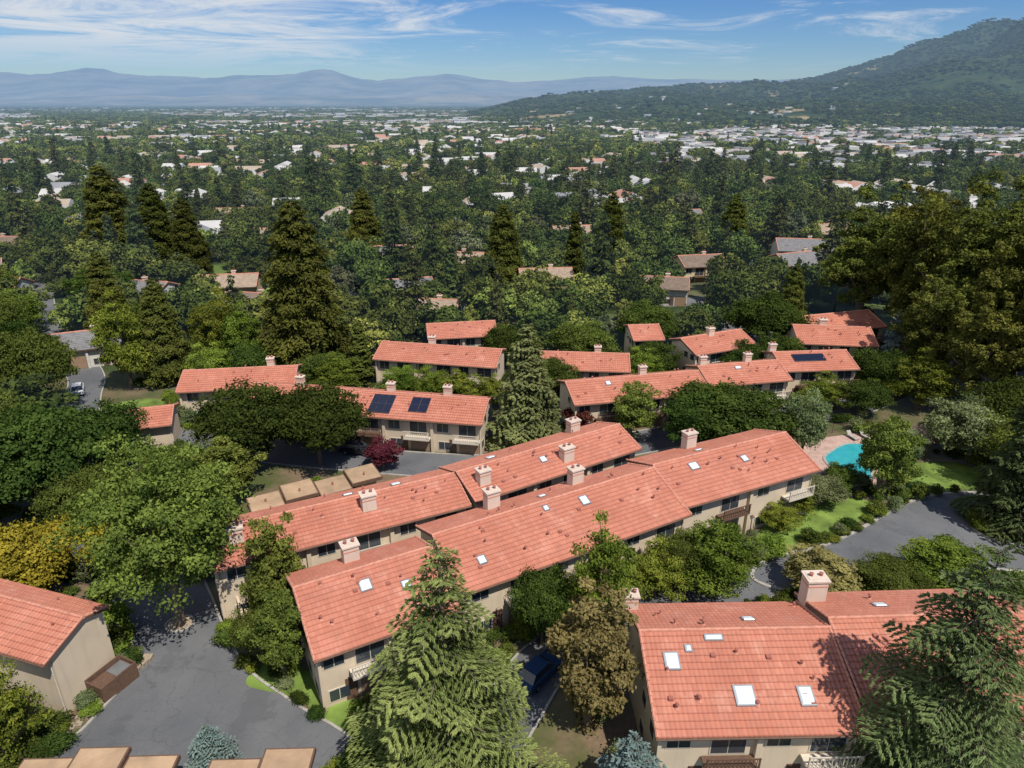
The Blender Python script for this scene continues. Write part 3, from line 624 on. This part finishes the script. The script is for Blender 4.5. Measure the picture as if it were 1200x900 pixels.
b.face([c[0],c[1],r1,r0],M['woodroof']);b.face([c[1],c[2],r1],M['woodroof']);b.face([c[2],c[3],r0,r1],M['woodroof']);b.face([c[3],c[0],r0],M['woodroof']);b.obj('pavilion_roof_and_posts',e)
for i in range(3):
    b=MB(); b.box(-.3,.3,-.6,.7,.28,.36,M['concrete']); b.face([(-.3,.7,.36),(.3,.7,.36),(.3,1.2,.8),(-.3,1.2,.8)],M['concrete'])
    for sx in (-.28,.22):
        for sy in (-.55,.6): b.box(sx,sx+.06,sy,sy+.06,0,.28,M['metal'])
    b.obj('sun_lounger',loc=(46+i*1.8,82.2+i*.2,.06),rot=rad(15))
b=MB(); FP=catmull([(36.5,70.5),(38,81.5),(44,84.2),(52.5,85),(51.5,78),(47,71.8),(43,69.0)],True,4)
for i in range(len(FP)):
    a,c=FP[i],FP[(i+1)%len(FP)]; b.tube((*a,0),(*a,1.4),.05,.05,M['trim'],5)
    for z in (.3,1.3): b.tube((*a,z),(*c,z),.02,.02,M['trim'],4,False)
    for k in range(8):
        t=k/8; x,y=a[0]+(c[0]-a[0])*t,a[1]+(c[1]-a[1])*t; b.tube((x,y,.3),(x,y,1.3),.012,.012,M['trim'],3,False)
b.obj('pool_fence')
# cars
CP=[carpaint('car_paint_silver',(.45,.46,.48)),carpaint('car_paint_blue',(.03,.07,.16)),carpaint('car_paint_white',(.7,.7,.7)),carpaint('car_paint_black',(.03,.03,.035)),carpaint('car_paint_red',(.3,.02,.02))]
def car(x,y,rot,ci):
    P=CP[ci]; b=MB(); e=empty('parked_car',(x,y,.02),rad(rot))
    xs=[-2.2,-2.1,-1.4,-.2,.9,1.7,2.15,2.2]; zt=[.65,.9,.98,.98,.95,.85,.7,.55]; hw=[.78,.86,.9,.9,.9,.88,.8,.72]
    for i in range(7):
        for sg in (-1,1):
            b.face([(xs[i],sg*hw[i],.3),(xs[i+1],sg*hw[i+1],.3),(xs[i+1],sg*hw[i+1],zt[i+1]-.08),(xs[i],sg*hw[i],zt[i]-.08)],P)
            b.face([(xs[i],sg*hw[i],zt[i]-.08),(xs[i+1],sg*hw[i+1],zt[i+1]-.08),(xs[i+1],sg*(hw[i+1]-.1),zt[i+1]),(xs[i],sg*(hw[i]-.1),zt[i])],P)
        b.face([(xs[i],-hw[i]+.1,zt[i]),(xs[i+1],-hw[i+1]+.1,zt[i+1]),(xs[i+1],hw[i+1]-.1,zt[i+1]),(xs[i],hw[i]-.1,zt[i])],P)
    b.face([(-2.2,-.78,.3),(-2.2,.78,.3),(-2.2,.78,.6),(-2.2,-.78,.6)],P); b.face([(2.2,-.72,.3),(2.2,.72,.3),(2.2,.72,.5),(2.2,-.72,.5)],P)
    b.obj('body',e); b=MB()
    G_=M['glass']
    B_=[(-1.9,-.78,.96),(1.0,-.78,.96),(1.0,.78,.96),(-1.9,.78,.96)]; T_=[(-1.3,-.62,1.43),(.3,-.62,1.43),(.3,.62,1.43),(-1.3,.62,1.43)]
    for i in range(4): b.face([B_[i],B_[(i+1)%4],T_[(i+1)%4],T_[i]],G_)
    b.box(-1.34,.34,-.64,.64,1.43,1.48,P); b.obj('cabin',e); b=MB()
    for wx in (-1.35,1.35):
        for sg in (-1,1): b.tube((wx,sg*.72,.33),(wx,sg*.92,.33),.33,.33,M['tire'],14); b.tube((wx,sg*.9,.33),(wx,sg*.94,.33),.2,.2,M['metal'],10)
    b.obj('wheels',e)
for c in [(2.2,41.2,50,1),(5.2,44.6,50,3),(-68,98.5,120,2),(-76,110.5,130,0),(45,126,100,0),(49,125,100,2),(53,123.5,100,3),(57,122.5,100,1),(61,121,100,0),(66,120,100,2),(70,119.5,100,4),(-20,78.5,-10,3),(46,93,20,0)]: car(*c)
for (x,y) in ((-42,61),(24,58),(-38,76)):
    b=MB(); b.tube((0,0,0),(0,0,3.4),.07,.05,M['trim']); b.tube((0,0,3.4),(0,0,3.75),.12,.2,M['white']); b.tube((0,0,3.75),(0,0,3.95),.24,.04,M['trim']); b.obj('street_lamp',loc=(x,y,0))
# ------------------------------------------------------------------ exclusion
def inrect(x,y,m=0.):
    for cx,cy,ux,uy,hl,hw in BR:
        dx,dy=x-cx,y-cy; s=dx*ux+dy*uy; n=-dx*uy+dy*ux
        if abs(s)<hl+m and abs(n)<hw+m: return True
    return False
def inpoly(x,y,P):
    r=False;j=len(P)-1
    for i in range(len(P)):
        xi,yi=P[i];xj,yj=P[j]
        if (yi>y)!=(yj>y) and x<(xj-xi)*(y-yi)/(yj-yi)+xi: r=not r
        j=i
    return r
def onroad(x,y,m=0.):
    for C,w in ROADS:
        for (a,c) in C:
            if abs(a-x)<w+m+3 and abs(c-y)<w+m+3 and math.hypot(a-x,c-y)<w+m+1: return True
    return inpoly(x,y,RL) or inpoly(x,y,RR) or inpoly(x,y,D)
# ------------------------------------------------------------------ terrain
KS=np.array([-2.,-.10,-.069,0,.058,.115,.23,.345,.402,.459,.525,.567,.62,.672,1.0,2.0])
SLP=np.array([-.0127,-.0127,-.012,.0024,.008,.013,.0212,.0236,.0318,.0463,.0626,.0748,.0867,.0965,.13,.12])-.0025
MK=np.array([-2,-.64,-.57,-.49,-.39,-.28,-.24,-.18,-.12,-.08,0,.115,.3,.5,2.]); MSv=np.array([85,85,82,88,92,85,83,95,92,89,96,93,95,98,99])
MSL=np.tan(np.arctan((450-MSv)/800.)-rad(22.4))
YC=3300.
def fbm(x,y,s,o=4):
    return noise.fractal(Vector((x*s,y*s,3.7)),1.0,2.1,o)
def ridge(x,y,s,o=4): 
    v=0;a=1;
    for i in range(o): v+=a*(1-abs(noise.noise(Vector((x*s,y*s,i*7.3)))*2));a*=.5;s*=2.07
    return v/1.9
def tz(x,y):
    if y<500 : return 0.
    k=x/y; h=0.
    s=np.interp(k,KS,SLP); Hc=42+s*YC
    if Hc>1 and y>700:
        y0=1250-250*min(1,max(0,k)); t=(y-y0)/(YC-y0)
        if t>0:
            p=min(t,1.); prof=p*p*(3-2*p); prof=prof*.6+p*.4
            if t>1: prof=max(0,1-(t-1)*.9)
            w=4*p*(1-p)
            h=Hc*prof*(1+w*1.0*(ridge(x,y,.0013)-.62)) + w*22*fbm(x,y,.004)+ 6*fbm(x,y,.012)*min(1,Hc/60)
            h=max(h,0)
        sp=math.exp(-((k-.13)/.12)**2)*math.exp(-((y-2100)/420)**2)*52*(.8+.5*fbm(x,y,.003)); h=max(h,sp)
    if y>9000:
        sm=np.interp(k,MK,MSL); Hm=42+sm*22000
        t=(y-14000)/8000.
        if t>0:
            p=min(t,1); h=max(h,Hm*(p**1.2)*(1+(1-p)*1.1*(ridge(x,y,.00022,5)-.62)+.14*fbm(x,y,.0006)+.05))
            if t>1: h*=max(0,1-(t-1)*.8)
        f=math.exp(-((y-12500)/1500)**2)*190*max(0,.5+fbm(x,y,.00025)); h=max(h,f)
    return h
rs=list(np.geomspace(2,700,34))+list(np.arange(740,4600,55))+list(np.geomspace(4700,9500,8))+list(np.arange(9800,25500,330))+[27000,30000,36000,60000]
az=list(np.linspace(-62,62,420))+list(np.linspace(62,298,40))[1:-1]
nr,na=len(rs),len(az); V=[(0,0,0)]
for r_ in rs:
    for a in az:
        x,y=r_*math.sin(rad(a)),r_*math.cos(rad(a)); V.append((x,y,tz(x,y)))
F=[(0,1+(j+1)%na,1+j) for j in range(na)]
for i in range(nr-1):
    o0,o1=1+i*na,1+(i+1)*na
    for j in range(na):
        k=(j+1)%na; F.append((o0+j,o0+k,o1+k,o1+j))
me=bpy.data.meshes.new('terrain'); me.from_pydata(V,[],F); me.polygons.foreach_set('use_smooth',[True]*len(F))
m,nt,out=new_mat('terrain_ground')
g=N(nt,'ShaderNodeNewGeometry'); sp=N(nt,'ShaderNodeSeparateXYZ'); nt.links.new(g.outputs['Position'],sp.inputs[0])
near=mixc(nt,mrange(nt,noise_(nt,.18,5),.40,.60),(.20,.14,.09),(.07,.095,.026))
near=mixc(nt,mrange(nt,noise_(nt,2.5,4),.4,.7,0,.5),near,(.10,.075,.05))
mid=mixc(nt,mrange(nt,noise_(nt,.08,4),.45,.65),(.035,.05,.016),(.12,.115,.06))
mid=mixc(nt,mrange(nt,noise_(nt,.02,4),.58,.62,0,.7),mid,(.12,.18,.04))
plain=mixc(nt,mrange(nt,noise_(nt,.003,6,rough=.75),.42,.62),(.034,.055,.024),(.085,.105,.05))
plain=mixc(nt,mrange(nt,noise_(nt,.012,5,rough=.75),.60,.68,0,.75),plain,(.32,.30,.26))
c=mixc(nt,mrange(nt,sp.outputs[1],85,125),near,mid)
c=mixc(nt,mrange(nt,sp.outputs[1],500,1500),c,plain)
hill=mixc(nt,mrange(nt,noise_(nt,.02,5,rough=.75),.38,.62),(.016,.032,.010),(.050,.068,.022))
xl=mrange(nt,sp.outputs[0],350,1200,0.,.10)
hill=mixc(nt,mrange(nt,math_(nt,'SUBTRACT',noise_(nt,.0045,5),xl),.56,.61,0,.85),hill,(.33,.25,.13))
c=mixc(nt,mrange(nt,sp.outputs[2],1,14),c,hill)
mt=mixc(nt,mrange(nt,noise_(nt,.0006,6,rough=.7),.42,.62),(.08,.08,.055),(.42,.34,.22))
c=mixc(nt,mrange(nt,sp.outputs[1],9000,12000),c,mt)
bs=N(nt,'ShaderNodeBsdfDiffuse'); nt.links.new(c,bs.inputs[0]); painted_haze(nt,bs.outputs[0],out)
me.materials.append(m); o=bpy.data.objects.new('terrain',me); scene.collection.objects.link(o)
# ------------------------------------------------------------------ distant buildings
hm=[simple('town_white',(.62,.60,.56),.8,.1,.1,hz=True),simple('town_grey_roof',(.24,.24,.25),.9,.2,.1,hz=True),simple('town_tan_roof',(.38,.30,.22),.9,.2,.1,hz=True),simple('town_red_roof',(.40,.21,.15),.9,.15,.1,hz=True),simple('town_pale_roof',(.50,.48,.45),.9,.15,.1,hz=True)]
HP=[]
b=MB()
def house(x,y,a,L,w,h,rm,flat=False,z=0):
    c,s=math.cos(a),math.sin(a); q=lambda u,v,zz:(x+u*c-v*s,y+u*s+v*c,zz+z)
    A=[q(-L/2,-w/2,0),q(L/2,-w/2,0),q(L/2,w/2,0),q(-L/2,w/2,0)]; B=[(p[0],p[1],h+z) for p in A]
    for i in range(4): b.face([A[i],A[(i+1)%4],B[(i+1)%4],B[i]],hm[0] if not flat else hm[flat-1])
    if flat:
        b.face(B,rm); u=L*.15; K=[q(-u,-w*.2,h+.01),q(u,-w*.2,h+.01),q(u,w*.2,h+.01),q(-u,w*.2,h+.01)]; K2=[(p[0],p[1],p[2]+1.5) for p in K]
        b.face(K2,hm[1]); 
        for i in range(4): b.face([K[i],K[(i+1)%4],K2[(i+1)%4],K2[i]],hm[1])
        for zz in (1.2,4.4):
            if zz+1.3<h: b.face([q(-L/2+.5,-w/2-.05,zz),q(L/2-.5,-w/2-.05,zz),q(L/2-.5,-w/2-.05,zz+1.3),q(-L/2+.5,-w/2-.05,zz+1.3)],M['glass'])
    else:
        e0,e1=q(-L/2,0,h+w*.2),q(L/2,0,h+w*.2); 
        b.face([B[0],B[1],e1,e0],rm); b.face([B[2],B[3],e0,e1],rm); b.face([B[1],B[2],e1],hm[0]); b.face([B[3],B[0],e0],hm[0])
        b.face([q(-L*.3,-w/2-.05,1),q(-L*.1,-w/2-.05,1),q(-L*.1,-w/2-.05,2.3),q(-L*.3,-w/2-.05,2.3)],M['glass'])
for i in range(2500):
    y=210+1350*random.random()**.75; x=random.uniform(-.85,.85)*y
    if noise.noise(Vector((x*.006,y*.006,1)))<-.15: continue
    if inrect(x,y,12) or onroad(x,y,8): continue
    house(x,y,random.choice((0,1.57))+random.gauss(.2,.15),random.uniform(11,18),random.uniform(8,11),random.uniform(3.5,6.5),random.choice([hm[1],hm[4],hm[2],hm[2],hm[4],hm[3],hm[4]])); HP.append((x,y,8))
for i in range(2600):
    y=1400+4200*random.random()**1.3; x=random.uniform(-.8,.8)*y
    if tz(x,y)>6 or noise.noise(Vector((x*.0015,y*.0015,5)))<-.05: continue
    L=random.uniform(16,52); house(x,y,random.gauss(.1,.2),L,random.uniform(10,20),random.uniform(5,9.5),random.choice([hm[4],hm[0],hm[1],hm[2],hm[4],hm[3]]),flat=random.choice((1,3,1))); HP.append((x,y,L*.5))
for i in range(190): # town centre to the right
    y=random.uniform(430,1100); x=y*random.uniform(.18,.70)
    if y<520 and random.random()<.5: continue
    L=random.uniform(14,38); house(x,y,random.gauss(.1,.5),L,random.uniform(10,20),random.uniform(5,9),random.choice([hm[0],hm[4],hm[2],hm[3],hm[1],hm[2]]),flat=1); HP.append((x,y,L*.45))
for i in range(45): # hillside homes
    k=random.uniform(.0,.45); y=random.uniform(1300,2300); x=k*y; z=tz(x,y)
    if z<5: continue
    house(x,y,random.uniform(0,3),random.uniform(10,20),10,5,random.choice([hm[1],hm[2]]),z=z-1)
b.obj('distant_town')
# ------------------------------------------------------------------ forest
from mathutils.kdtree import KDTree
coll=bpy.data.collections.new('forest_trees')
def addp(nm,me): o=bpy.data.objects.new(nm,me); coll.objects.link(o)
addp('forest_a0_oak',broadleaf('forest_tree',101,9,11,FM['f_oak'],70,70,.40,crown=.88,rc=.15,rough=.18))
addp('forest_a1_oak',broadleaf('forest_tree',102,10,10,FM['f_oak'],70,70,.40,crown=.88,rc=.15,rough=.18))
addp('forest_a2_oak',broadleaf('forest_tree',103,8,12,FM['f_oak'],70,70,.40,crown=.88,rc=.15,rough=.18))
addp('forest_b0_light',broadleaf('forest_tree',104,10,9,FM['f_lime'],65,70,.36,crown=.9,rc=.14,rough=.2))
addp('forest_b1_light',broadleaf('forest_tree',105,8,9,FM['f_lime'],65,70,.36,crown=.9,rc=.14,rough=.2))
addp('forest_c0_grey',broadleaf('forest_tree',106,9,9,FM['f_gray'],65,70,.36,crown=.9,rc=.14,rough=.2))
addp('forest_d0_conifer',conifer('forest_conifer',107,19,9,FM['f_con'],step=.8,per=6,dens=11,cs=.46,up=.1,droop=.4,pw=.55,twigs=False,aspect=.45,bare=.1,vj=1.4,nj=.6))
addp('forest_d1_conifer',conifer('forest_conifer',108,17,7.5,FM['f_con'],step=.8,per=6,dens=11,cs=.42,up=.1,droop=.4,pw=.55,twigs=False,aspect=.45,bare=.1,vj=1.4,nj=.6))
addp('forest_e0_cypress',conifer('forest_conifer',109,13,4,FM['f_con'],step=.6,per=7,dens=14,cs=.4,up=.7,droop=.2,pw=.5,twigs=False,aspect=.5))
addp('forest_f0_far',broadleaf('far_tree',111,9,11,FM['f_oak'],34,32,.72,crown=.9,rc=.17,rough=.18))
addp('forest_f1_far',broadleaf('far_tree',112,9,10,FM['f_oak'],34,32,.72,crown=.9,rc=.17,rough=.18))
addp('forest_g0_far',broadleaf('far_tree',113,9,10,FM['f_lime'],34,32,.68,crown=.9,rc=.17,rough=.18))
addp('forest_g1_far',broadleaf('far_tree',114,9,10,FM['f_gray'],34,32,.68,crown=.9,rc=.17,rough=.18))
def instancer(name,pts,rot,scl,idx,coll):
    me=bpy.data.meshes.new(name); me.vertices.add(len(pts)); me.vertices.foreach_set('co',np.array(pts,dtype=np.float32).ravel())
    a=me.attributes.new('irot','FLOAT_VECTOR','POINT'); rv=np.zeros((len(pts),3),np.float32); rv[:,2]=rot; a.data.foreach_set('vector',rv.ravel())
    a=me.attributes.new('iscl','FLOAT_VECTOR','POINT'); a.data.foreach_set('vector',np.array(scl,dtype=np.float32).ravel())
    a=me.attributes.new('iidx','INT','POINT'); a.data.foreach_set('value',np.array(idx,dtype=np.int32))
    o=bpy.data.objects.new(name,me); scene.collection.objects.link(o)
    ng=bpy.data.node_groups.new(name,'GeometryNodeTree'); ng.interface.new_socket('Geometry',in_out='INPUT',socket_type='NodeSocketGeometry'); ng.interface.new_socket('Geometry',in_out='OUTPUT',socket_type='NodeSocketGeometry')
    gi=ng.nodes.new('NodeGroupInput');go=ng.nodes.new('NodeGroupOutput');ip=ng.nodes.new('GeometryNodeInstanceOnPoints');ci=ng.nodes.new('GeometryNodeCollectionInfo')
    ci.inputs['Collection'].default_value=coll; ci.inputs['Separate Children'].default_value=True; ci.inputs['Reset Children'].default_value=True
    def na_(t,n): q=ng.nodes.new('GeometryNodeInputNamedAttribute'); q.data_type=t; q.inputs['Name'].default_value=n; return q.outputs[0]
    er=ng.nodes.new('FunctionNodeEulerToRotation')
    L=ng.links.new
    L(gi.outputs[0],ip.inputs['Points']);L(ci.outputs[0],ip.inputs['Instance']);ip.inputs['Pick Instance'].default_value=True
    L(na_('INT','iidx'),ip.inputs['Instance Index']); L(na_('FLOAT_VECTOR','irot'),er.inputs[0]); L(er.outputs[0],ip.inputs['Rotation']); L(na_('FLOAT_VECTOR','iscl'),ip.inputs['Scale']); L(ip.outputs[0],go.inputs[0])
    md=o.modifiers.new('scatter','NODES'); md.node_group=ng; return o
kd=KDTree(len(HP)+len(MT)); 
for i,(x,y,r_) in enumerate(HP): kd.insert((x,y,0),i)
for i,t in enumerate(MT): kd.insert((t[2],t[3],0),len(HP)+i)
kd.balance()
RADS=[h[2] for h in HP]+[t[5]*.40+2. for t in MT]
pts=[];rot=[];scl=[];idx=[]
def tryp(x,y,sc,far=False):
    for co,i,d in kd.find_range((x,y,0),26):
        if d<RADS[i]+ (0 if i<len(HP) else 1): return
        if i<len(HP) and abs(x-co.x)<9 and 0<co.y-y<14 and random.random()<(.45 if y<600 else .8): return
    if y<460 and (inrect(x,y,3.2) or onroad(x,y,1.)): return
    z=tz(x,y)
    if z>6 and noise.noise(Vector((x*.0045,y*.0045,31)))>(.14 if x<500 else .34):
        if random.random()<.9: return
    kk=random.random(); n1=noise.noise(Vector((x*.012,y*.012,9)))
    pc=(.14 if y<500 else .10 if y<1200 else .03)+.22*n1
    if z>6: pc=.02
    if kk<pc: ix=random.choice((6,6,7,7,8)) if y<1200 else random.choice((6,7))
    elif kk<pc+.40: ix=random.choice((0,1,2))
    elif kk<pc+.40+.27: ix=random.choice((3,4))
    else: ix=random.choice((5,0,1,2))
    if z>6 and random.random()<.9: ix=random.choice((0,1,2))
    s=sc*random.uniform(.55,1.35); hz=1. if y<700 else .8 if y<1600 else .55
    if ix>5 and y>500: s*=.72
    if y>520 and ix<6: ix={0:9,1:10,2:9,3:11,4:11,5:12}[ix]
    pts.append((x,y,z-.2)); rot.append(random.uniform(0,6.28)); scl.append((s*random.uniform(.85,1.15),s*random.uniform(.85,1.15),s*hz*random.uniform(.85,1.2))); idx.append(ix)
def band(y0,y1,cell,sc,xm,far,prob=1.):
    y=y0
    while y<y1:
        X=.80*y+xm; x=-X
        while x<X:
            if random.random()<prob: 
                px,py=x+random.uniform(-.5,.5)*cell,y+random.uniform(-.5,.5)*cell
                if not (py<103 and -56<px<58): tryp(px,py,sc,far)
            x+=cell
        y+=cell*.9
band(58,330,6.2,.85,35,0,.95); band(330,800,8.4,.88,50,0,.92); band(800,1600,11.5,.95,60,1,.88); band(1600,3600,16,1.2,60,2,.94); band(3600,7000,44,1.6,60,2,.7)
instancer('distant_forest_trees',pts,rot,scl,idx,coll)
sc_=bpy.data.collections.new('shrub_variants')
for i in range(4):
    o=bpy.data.objects.new('garden_shrub_%d'%i,PR['shrub%d'%i][0]); sc_.objects.link(o)
pts2=[];r2=[];s2=[];i2=[]
def shrub(x,y,s):
    if inrect(x,y,-.1) or onroad(x,y,-.6): return
    if inpoly(x,y,L1) or inpoly(x,y,L2) or (inpoly(x,y,L4) and random.random()<.8) or inpoly(x,y,L3): return
    pts2.append((x,y,0)); r2.append(random.uniform(0,6.28)); s2.append((s*random.uniform(.8,1.3),s*random.uniform(.8,1.3),s*random.uniform(.6,1.1))); i2.append(random.choice((0,0,1,1,3,2,3)))
for cx,cy,ux,uy,hl,hw in BR[:21]:
    for i in range(int(hl*5)):
        s=random.uniform(-hl-1.5,hl+1.5); n=hw+random.uniform(-.2,3.4); sg=1 if random.random()<.7 else -1
        shrub(cx+ux*s+uy*n*sg,cy+uy*s-ux*n*sg,random.uniform(.35,.95))
for P in (RL,RR):
    for i in range(len(P)):
        for k in range(4):
            x,y=P[i][0]+random.gauss(0,2),P[i][1]+random.gauss(0,2); shrub(x,y,random.uniform(.35,.8))
for i in range(800):
    x,y=random.uniform(-60,60),random.uniform(30,104)
    shrub(x,y,random.uniform(.4,1.3))
instancer('garden_shrubs',pts2,r2,s2,i2,sc_)
# ------------------------------------------------------------------ light, sky
S=Vector((.42,-.60,0)).normalized(); el=rad(58)
sv=Vector((S.x*math.cos(el),S.y*math.cos(el),math.sin(el)))
ld=bpy.data.lights.new('sun','SUN'); ld.energy=5.0; ld.angle=rad(.5); ld.color=(1,.95,.87)
lo=bpy.data.objects.new('sun',ld); scene.collection.objects.link(lo); lo.rotation_euler=sv.to_track_quat('Z','Y').to_euler()
w=bpy.data.worlds.new('World'); scene.world=w; w.use_nodes=True; nt=w.node_tree; nt.nodes.clear()
out=nt.nodes.new('ShaderNodeOutputWorld'); bg=nt.nodes.new('ShaderNodeBackground'); st=nt.nodes.new('ShaderNodeTexSky')
st.sky_type='NISHITA'; st.sun_disc=False; st.sun_elevation=el; st.sun_rotation=math.atan2(S.x,S.y); st.air_density=1.; st.dust_density=.3; st.ozone_density=3.; st.altitude=100
tc=nt.nodes.new('ShaderNodeTexCoord'); sp=nt.nodes.new('ShaderNodeSeparateXYZ'); nt.links.new(tc.outputs['Generated'],sp.inputs[0])
zz=math_(nt,'ADD',math_(nt,'MAXIMUM',sp.outputs[2],0),.05)
cb=nt.nodes.new('ShaderNodeCombineXYZ'); nt.links.new(math_(nt,'DIVIDE',sp.outputs[0],zz),cb.inputs[0]); nt.links.new(math_(nt,'DIVIDE',sp.outputs[1],zz),cb.inputs[1])
mp=nt.nodes.new('ShaderNodeMapping'); mp.inputs['Rotation'].default_value=(0,0,.35); mp.inputs['Scale'].default_value=(.55,.62,1); nt.links.new(cb.outputs[0],mp.inputs[0])
n1=noise_(nt,1.0,8,mp.outputs[0],.70,1.1); n2=noise_(nt,.35,2,cb.outputs[0],.5)
left=mrange(nt,sp.outputs[0],-.02,-.38,.0,1.,True)
thr=math_(nt,'ADD',n1,math_(nt,'ADD',math_(nt,'MULTIPLY',left,.17),math_(nt,'MULTIPLY',n2,.14)))
cf=mrange(nt,thr,.56,.80,0,.9,True)
cf=math_(nt,'MULTIPLY',cf,mrange(nt,sp.outputs[2],.035,.075))
tint=mixc(nt,mrange(nt,sp.outputs[2],.02,.13),mixc(nt,1.,st.outputs[0],(.62,.78,1.0),'MULTIPLY'),mixc(nt,1.,st.outputs[0],(.38,.62,.96),'MULTIPLY'))
cc=mixc(nt,cf,tint,(6.9,7.3,7.8))
nt.links.new(cc,bg.inputs[0]); bg.inputs[1].default_value=.10; nt.links.new(bg.outputs[0],out.inputs[0])
# ------------------------------------------------------------------ camera
cd=bpy.data.cameras.new('camera'); cd.lens=24; cd.sensor_width=36; cd.clip_start=.5; cd.clip_end=100000
co=bpy.data.objects.new('camera',cd); co.location=(0,0,42); co.rotation_euler=(rad(90-22.4),0,0); scene.collection.objects.link(co); scene.camera=co
scene.view_settings.view_transform='Standard'; scene.view_settings.look='None'; scene.view_settings.exposure=0
print('instances',len(pts),len(pts2))
